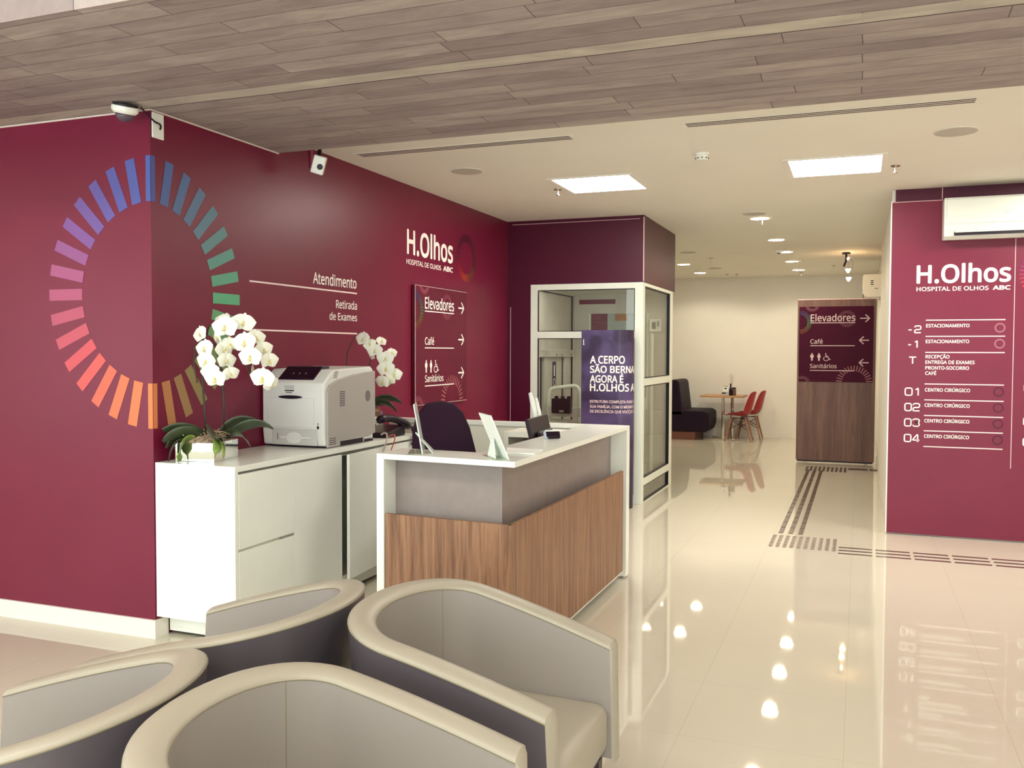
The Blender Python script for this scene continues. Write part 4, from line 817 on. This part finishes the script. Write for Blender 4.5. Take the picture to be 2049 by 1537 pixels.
# poster totem: flat on the left, curling away on the right
TX, TY = -2.548, 8.50
def prof(s):
    if s <= .36: return (TX+s, TY)
    a = (s-.36)/.215*PI/2
    return (TX+.36+.128*math.sin(a), TY+.145*(1-math.cos(a)))
def fT(u, v, h=0):
    x, y_ = prof(u); x2, y2 = prof(u+.002); d = Vector((x2-x, y2-y_, 0)).normalized(); n = Vector((d.y, -d.x, 0))
    return (x+n.x*h, y_+n.y*h, v)
t = thing('poster_totem', 'violet standing poster totem with white lettering before the lift booth', 'poster', (-2.3, 8.6, 0))
bm = B(); N_ = 26; ss = [.575*i/N_ for i in range(N_+1)]
fr = [prof(s) for s in ss]; pts = fr + [(TX+.47, TY+.24), (TX+.40, TY+.31), (TX+.28, TY+.335), (TX+.02, TY+.30), (TX, TY+.02)]
prism(bm, pts, lambda u, v, h=0: (u, v, h), 0, 1.745); obj('printed_sleeve', bm, m_purple, t)
text('headline', [dict(body='A CERPO', u0=.088, u1=.44, base=1.418, cap=.076, bold=.024), dict(body='SÃO BERNARDO', u0=.088, base=1.327, cap=.070, bold=.024, sx=.98), dict(body='AGORA É', u0=.088, u1=.425, base=1.233, cap=.072, bold=.024), dict(body='H.OLHOS ABC', u0=.088, base=1.148, cap=.076, bold=.024, sx=.95)], fT, m_letter, t)
text('small_print', [dict(body='ESTRUTURA COMPLETA PARA VOCÊ E', u0=.090, base=1.034, cap=.027, bold=.014, sx=.92), dict(body='SUA FAMÍLIA, COM O MESMO PADRÃO', u0=.090, base=.985, cap=.027, bold=.014, sx=.92), dict(body='DE EXCELÊNCIA QUE VOCÊ JÁ CONHECE', u0=.090, base=.938, cap=.027, bold=.014, sx=.92)], fT, m_letterp, t)
bm = B(); rect(bm, fT, .018, .025, 1.615, 1.655, .0005, .0015); rect(bm, fT, .017, .028, 1.60, 1.612, .0005, .0015); obj('side_mark', bm, m_letter, t)

# ------------------------------------------------------------------ armchairs in the foreground
CW, CL, CT, CZB, CZA, CP, CWF, CDB, CTB = .728, .458, .085, .766, .600, 1.378, .699, .245, .080
def arm_plan(k, off=0):
    """list of (x, y, z) along the rim: k=0 outer edge, 1 inner edge"""
    h, hf, d = CW/2-k*CT-off, CWF/2-k*CT-off, CDB-k*CTB-off; out = []
    for i in range(13): x = CL*(1-i/12); out.append((x, h+(hf-h)*x/CL))
    for i in range(1, 28): a = PI/2+PI*i/28; out.append((d*math.cos(a), h*math.sin(a)))
    for i in range(13): x = CL*i/12; out.append((x, -(h+(hf-h)*x/CL)))
    return [(x, y, CZB+(CZA-CZB)*max(0, min(1, (x+CDB)/(CL+CDB)))**CP) for x, y in out]
def make_chair(label):
    t = thing('tub_armchair', label, 'armchair', (0, 0, 0), 'tub armchairs in the foreground')
    O, I = arm_plan(0), arm_plan(1); n = len(O)
    zbo = .235
    def strip(rows, closed=False):
        bm = B(); V = [[bm.verts.new(p) for p in r] for r in rows]
        for a, b in zip(V, V[1:]):
            for i in range(n-1): bm.faces.new((a[i], a[i+1], b[i+1], b[i]))
        return bm
    sc_ = lambda P, s, dz: [(p[0]*1, p[1], p[2]+dz) for p in P]
    tpr = lambda P, z, k: [(p[0]*(1-k*.0)+(.05*k if p[0] < 0 else .0)*abs(min(0, p[0]))/CDB+(.012*k*p[0]/CL if p[0] > 0 else 0), p[1]*(1-.05*k), z) for p in P]
    # outer shell
    low = tpr(O, zbo, 1); mid = [(a[0]*.5+b[0]*.5, a[1]*.5+b[1]*.5, a[2]*.5+b[2]*.5) for a, b in zip(O, low)]
    obj('outer_shell', strip([sc_(O, 1, -.012), mid, low]), m_shell, t, smooth=True, recalc=False)
    # padded rim: rounded strip from outer to inner edge
    rows = []
    for k, (f, dz) in enumerate(((0, -.012), (0.0, -.004), (.10, .003), (.35, .008), (.65, .008), (.90, .003), (1.0, -.004), (1.0, -.012))):
        rows.append([(a[0]*(1-f)+b[0]*f, a[1]*(1-f)+b[1]*f, a[2]+(b[2]-a[2])*f+dz) for a, b in zip(O, I)])
    obj('padded_rim', strip(rows), m_taupe, t, smooth=True, recalc=False)
    # inner lining down to the seat
    lowi = [(p[0]*.93 if p[0] < 0 else p[0]*1.026, p[1]*.953, .25) for p in I]; midi = [(a[0]*.45+b[0]*.55, a[1]*.45+b[1]*.55, (a[2]*.5+.25*.5)) for a, b in zip(I, lowi)]
    obj('inner_lining', strip([sc_(I, 1, -.010), midi, lowi]), m_taupe_in, t, smooth=True, recalc=False)
    # front ends of the arms
    FD = ((0, -.012), (0.0, -.004), (.10, .003), (.35, .008), (.65, .008), (.90, .003), (1.0, -.004), (1.0, -.012))
    for i in (0, n-1):
        o_, i_ = O[i], I[i]; bm = B(); rows = []
        for f, dz in FD:
            zt = o_[2]+(i_[2]-o_[2])*f+dz; yt = o_[1]+(i_[1]-o_[1])*f; e_ = .011*(1-(2*f-1)**4)
            rows.append([bm.verts.new((o_[0]+.012*g+e_*min(1, g/.05), yt*(1-.05*g), zt*(1-g)+zbo*g)) for g in (0, .02, .05, .35, .7, 1)])
        for a, b in zip(rows, rows[1:]):
            for k in range(5): bm.faces.new((a[k], a[k+1], b[k+1], b[k]))
        obj('arm_front', bm, m_taupe, t, smooth=True)
    # seat cushion
    pts = [(-.17, -.2), (-.17, .2), (-.10, .26), (.05, .28), (.40, .265), (.46, .262), (.46, -.262), (.40, -.265), (.05, -.28), (-.10, -.26)]
    bm = prism(B(), pts, lambda u, v, h=0: (u, v, h), .27, .425); obj('seat', bm, m_taupe, t, bevel=.035, seg=4, smooth=True)
    bm = prism(B(), [(-.20, -.25), (-.20, .25), (.43, .29), (.43, -.29)], lambda u, v, h=0: (u, v, h), .238, .275); obj('seat_base', bm, m_shell, t)
    # seams
    bm = B(); tube(bm, sc_(O, 1, -.010), .0022, 5, False); tube(bm, sc_(I, 1, -.009), .0016, 5, False)
    for s in (1, -1):
        i = min(range(n), key=lambda k: abs(I[k][0]+.10)+(0 if I[k][1]*s > 0 else 9)); tube(bm, [sc_(I, 1, -.010)[i], midi[i], lowi[i]], .0015, 5)
    obj('seam', bm, m_seam, t)
    for x in (-.17, .41):
        for y in (-.26, .26):
            bm = B(); V = [bm.verts.new((x+(.022 if k in (1, 2) else -.022)*q, y+(.022 if k > 1 else -.022)*q, z)) for z, q in ((0, .75), (.24, 1)) for k in range(4)]
            for q in ((3, 2, 1, 0), (4, 5, 6, 7), (0, 1, 5, 4), (1, 2, 6, 5), (2, 3, 7, 6), (3, 0, 4, 7)): bm.faces.new([V[k] for k in q])
            obj('leg', bm, m_darkleg, t)
    return t
def copy_tree(o, parent=None):
    c = o.copy(); C.objects.link(c)
    if parent is not None: c.parent = parent
    for ch in list(o.children): copy_tree(ch, c)
    return c
ch0 = None
for x, y, a, lab in ((-1.180, 2.47, -.42, 'taupe tub armchair facing right, closest to the walnut desk front'), (-1.152, 1.588, 4.65, 'taupe tub armchair facing right, nearest the camera at bottom centre'), (-1.664, 1.545, 187.03, 'taupe tub armchair facing left at the bottom left corner'), (-1.685, 2.331, 182.85, 'taupe tub armchair facing left, beside the white cabinet end')):
    if ch0 is None: ch0 = make_chair(lab); o = ch0
    else: o = copy_tree(ch0); o['label'] = lab
    o.location = (x, y, 0); o.rotation_euler = (0, 0, R(a))

# ------------------------------------------------------------------ cafe corner
t = thing('cafe_bench', 'dark purple upholstered bench with wooden plinth in the cafe corner', 'bench', (-2.75, 16.2, 0))
y0, y1 = 15.78, 16.72
bm = prism(B(), [(-3.12, .42), (-3.12, 1.02), (-3.06, 1.05), (-2.98, 1.045), (-2.945, 1.0), (-2.885, .52), (-2.88, .42)], on_y(0), -y1, -y0); obj('backrest', bm, m_blackfab, t, bevel=.02, seg=3)
bm = prism(B(), [(-3.12, .14), (-3.12, .515), (-2.50, .515), (-2.43, .475), (-2.425, .40), (-2.43, .25), (-2.47, .14)], on_y(0), -y1, -y0-.0); obj('seat', bm, m_blackfab, t, bevel=.025, seg=3)
obj('plinth', bx(-3.10, -2.66, y0+.02, y1, 0, .14), M('red_brown_plinth', (.16, .055, .035), .45), t)
t = thing('cafe_table', 'small square cafe table with light wood top and steel posts', 'table', (-2.13, 16.2, 0))
obj('tabletop', bx(-2.60, -1.86, 15.88, 16.55, .748, .778), m_tabletop, t, bevel=.003)
for x, y in ((-2.205, 15.96), (-2.11, 16.42)):
    bm = B(); tube(bm, [(x, y, .02), (x, y, .748)], .025, 14); obj('post', bm, m_chrome, t)
    bm = bx(x-.34, x+.34, y-.03, y+.03, 0, .022); obj('base', bm, m_chrome, t, bevel=.006)
t = thing('napkin_holder', 'white and black menu and napkin holder on the cafe table', 'napkin holder', (-2.19, 16.05, .778))
obj('holder', bx(-2.245, -2.12, 16.02, 16.10, .779, .85), m_printmid, t, bevel=.004)
obj('card', bx(-2.225, -2.13, 16.05, 16.062, .85, .935), m_paper, t); bm = bx(-2.20, -2.16, 16.047, 16.05, .89, .91); box(bm, -2.235, -2.17, 16.016, 16.02, .81, .83); obj('print', bm, m_black, t)
obj('card_edge', bx(-2.21, -2.14, 16.05, 16.062, .935, .942), m_black, t)
t = thing('bottle', 'dark sauce bottle between napkin holder and jar on cafe table', 'bottle', (-2.09, 16.06, .778)); obj('body', lathe(B(), [(.028, .779), (.028, .88), (.012, .93), (.012, .955)], (-2.095, 16.06, 0), 14), m_black, t); obj('cap', lathe(B(), [(.015, .955), (.015, .985)], (-2.095, 16.06, 0), 12), m_black, t)
t = thing('condiment_jar', 'dark condiment jar at the right of the group on cafe table', 'jar', (-2.04, 16.08, .778)); obj('jar', lathe(B(), [(.036, .779), (.036, .88), (.03, .895)], (-2.04, 16.09, 0), 14), M('smoky_jar', (.12, .07, .06), .2), t); obj('lid', lathe(B(), [(.033, .895), (.033, .92)], (-2.04, 16.09, 0), 14), m_black, t)
t = thing('reed_vase', 'thin bundle of pale reeds standing in vase on cafe table', 'vase', (-2.09, 16.2, .778)); obj('vase', lathe(B(), [(.02, .779), (.024, .86), (.016, .93)], (-2.10, 16.2, 0), 14), m_grille, t)
for k in range(7):
    a = k*.9; bm = B(); tube(bm, [(-2.10, 16.2, .90), (-2.10+.035*math.cos(a), 16.2+.03*math.sin(a), 1.12+.02*(k % 3))], .0028, 5); obj('reed', bm, m_grille, t)
def red_chair(x, y, label):
    t = thing('shell_chair', label, 'chair', (x, y, 0), 'red cafe chairs')
    prof_ = [(-.215, .435), (-.19, .452), (-.10, .440), (.05, .425), (.15, .435), (.20, .49), (.235, .60), (.265, .74), (.285, .83), (.29, .855)]
    bm = B(); rows = []
    for i, (u, v) in enumerate(prof_):
        w = (.20, .215, .225, .225, .22, .215, .21, .20, .175, .12)[i]; cup = (.01, .02, .04, .07, .105, .12, .115, .10, .075, .045)[i]
        tx = prof_[min(i+1, 9)][0]-prof_[max(i-1, 0)][0]; tz = prof_[min(i+1, 9)][1]-prof_[max(i-1, 0)][1]; l = math.hypot(tx, tz); nx, nz = -tz/l, tx/l
        rows.append([bm.verts.new((x+u+nx*cup*k*k, y+w*k, v+nz*cup*k*k)) for k in (-1, -.8, -.4, 0, .4, .8, 1)])
    for a, b in zip(rows, rows[1:]):
        for k in range(6): bm.faces.new((a[k], a[k+1], b[k+1], b[k]))
    o = obj('shell_seat', bm, m_red, t, smooth=True, recalc=False); s = o.modifiers.new('thick', 'SOLIDIFY'); s.thickness = .010; s.offset = -1
    s = o.modifiers.new('sub', 'SUBSURF'); s.levels = s.render_levels = 2
    for sx, sy in ((-1, -1), (-1, 1), (1, -1), (1, 1)):
        bm = B(); tube(bm, [(x+sx*.12, y+sy*.12, .40), (x+sx*.215, y+sy*.205, 0)], [.017, .012], 8); obj('leg', bm, m_leg, t)
    bm = B()
    for a, b in (((-.13, -.13, .38), (.16, -.16, .20)), ((-.16, -.16, .20), (.13, -.13, .38)), ((-.13, .13, .38), (.16, .16, .20)), ((-.16, .16, .20), (.13, .13, .38)), ((-.12, -.12, .39), (-.16, .16, .2)), ((.12, .12, .39), (.16, -.16, .2)), ((-.12, -.12, .395), (.12, .12, .395)), ((-.12, .12, .395), (.12, -.12, .395))): tube(bm, [(x+a[0], y+a[1], a[2]), (x+b[0], y+b[1], b[2])], .005, 6)
    obj('wire_brace', bm, m_black, t)
red_chair(-1.925, 15.93, 'red shell chair with wooden legs nearer the corridor at cafe table')
red_chair(-1.81, 16.42, 'red shell chair behind the other, against the back wall side')

# ------------------------------------------------------------------ tactile paving
def bar(t, xa, xb, ya, yb, mat):
    bm = B(); w = min(xb-xa, yb-ya)
    box(bm, xa, xb, ya, yb, .0002, .004); obj('bar', bm, mat, t, bevel=.0015)
ords = ['nearest', 'second', 'third', 'fourth', 'fifth', 'sixth', 'seventh', 'eighth', 'ninth', 'tenth', 'eleventh', 'twelfth', 'thirteenth', 'fourteenth', 'fifteenth', 'sixteenth', 'seventeenth']
for k in range(6):
    xa = -.129+.2675*k
    t = thing('tactile_bars', ('set of three steel floor bars touching the near stud field' if k == 0 else ords[k]+' set of three steel bars right of the near stud field'), 'tactile paving', (xa+.12, 7.37, 0), 'tactile bars across the floor')
    for y in (7.26, 7.372, 7.484): bar(t, xa, xa+.243, y-.018, y+.018, m_steel)
for k in range(17):
    ya = 7.905+.262*k
    t = thing('tactile_bars', ords[k].replace('nearest', 'first')+' row of three dark floor bars counting from the near studs', 'tactile paving', (-.52, ya+.12, 0), 'tactile bars along the corridor')
    for x in (-.600, -.520, -.440): bar(t, x-.019, x+.019, ya, ya+.236, m_stud)
for k in range(2):
    xa = -.117+.262*k
    t = thing('tactile_bars', ('set of floor bars beside the far studs under the wooden partition', 'set of floor bars vanishing behind the white corridor wall corner')[k], 'tactile paving', (xa+.12, 12.62, 0), 'tactile bars at the far end')
    for y in (12.55, 12.62, 12.69): bar(t, xa, xa+.24, y-.02, y+.02, m_stud)
for nm, xs, ya, mt, lab in (('tactile_studs', -.635, 7.345, m_studn, 'near square field of steel floor studs at the corridor turn'), ('tactile_studs', -.625, 12.27, m_stud, 'far square field of floor studs in front of the wooden partition')):
    t = thing(nm, lab, 'tactile paving', (xs+.25, ya+.24, 0))
    for i in range(10):
        bm = B()
        for j in range(10): lathe(bm, [(.0165, .0002), (.015, .003), (.009, .0042)], (xs+.0525*i, ya+.0505*j, 0), 10)
        obj('stud_row', bm, mt, t)
# small spot lights inside the downlights
for x, y, lab in DL:
    l = bpy.data.lights.new('downlight_lamp', 'SPOT'); l.energy = 24; l.color = (1, .88, .66); l.spot_size = R(152); l.spot_blend = .35; l.shadow_soft_size = .08
    o = bpy.data.objects.new('downlight_lamp', l); C.objects.link(o); o.location = (x, y, ZC-.02)
bpy.context.view_layer.update()
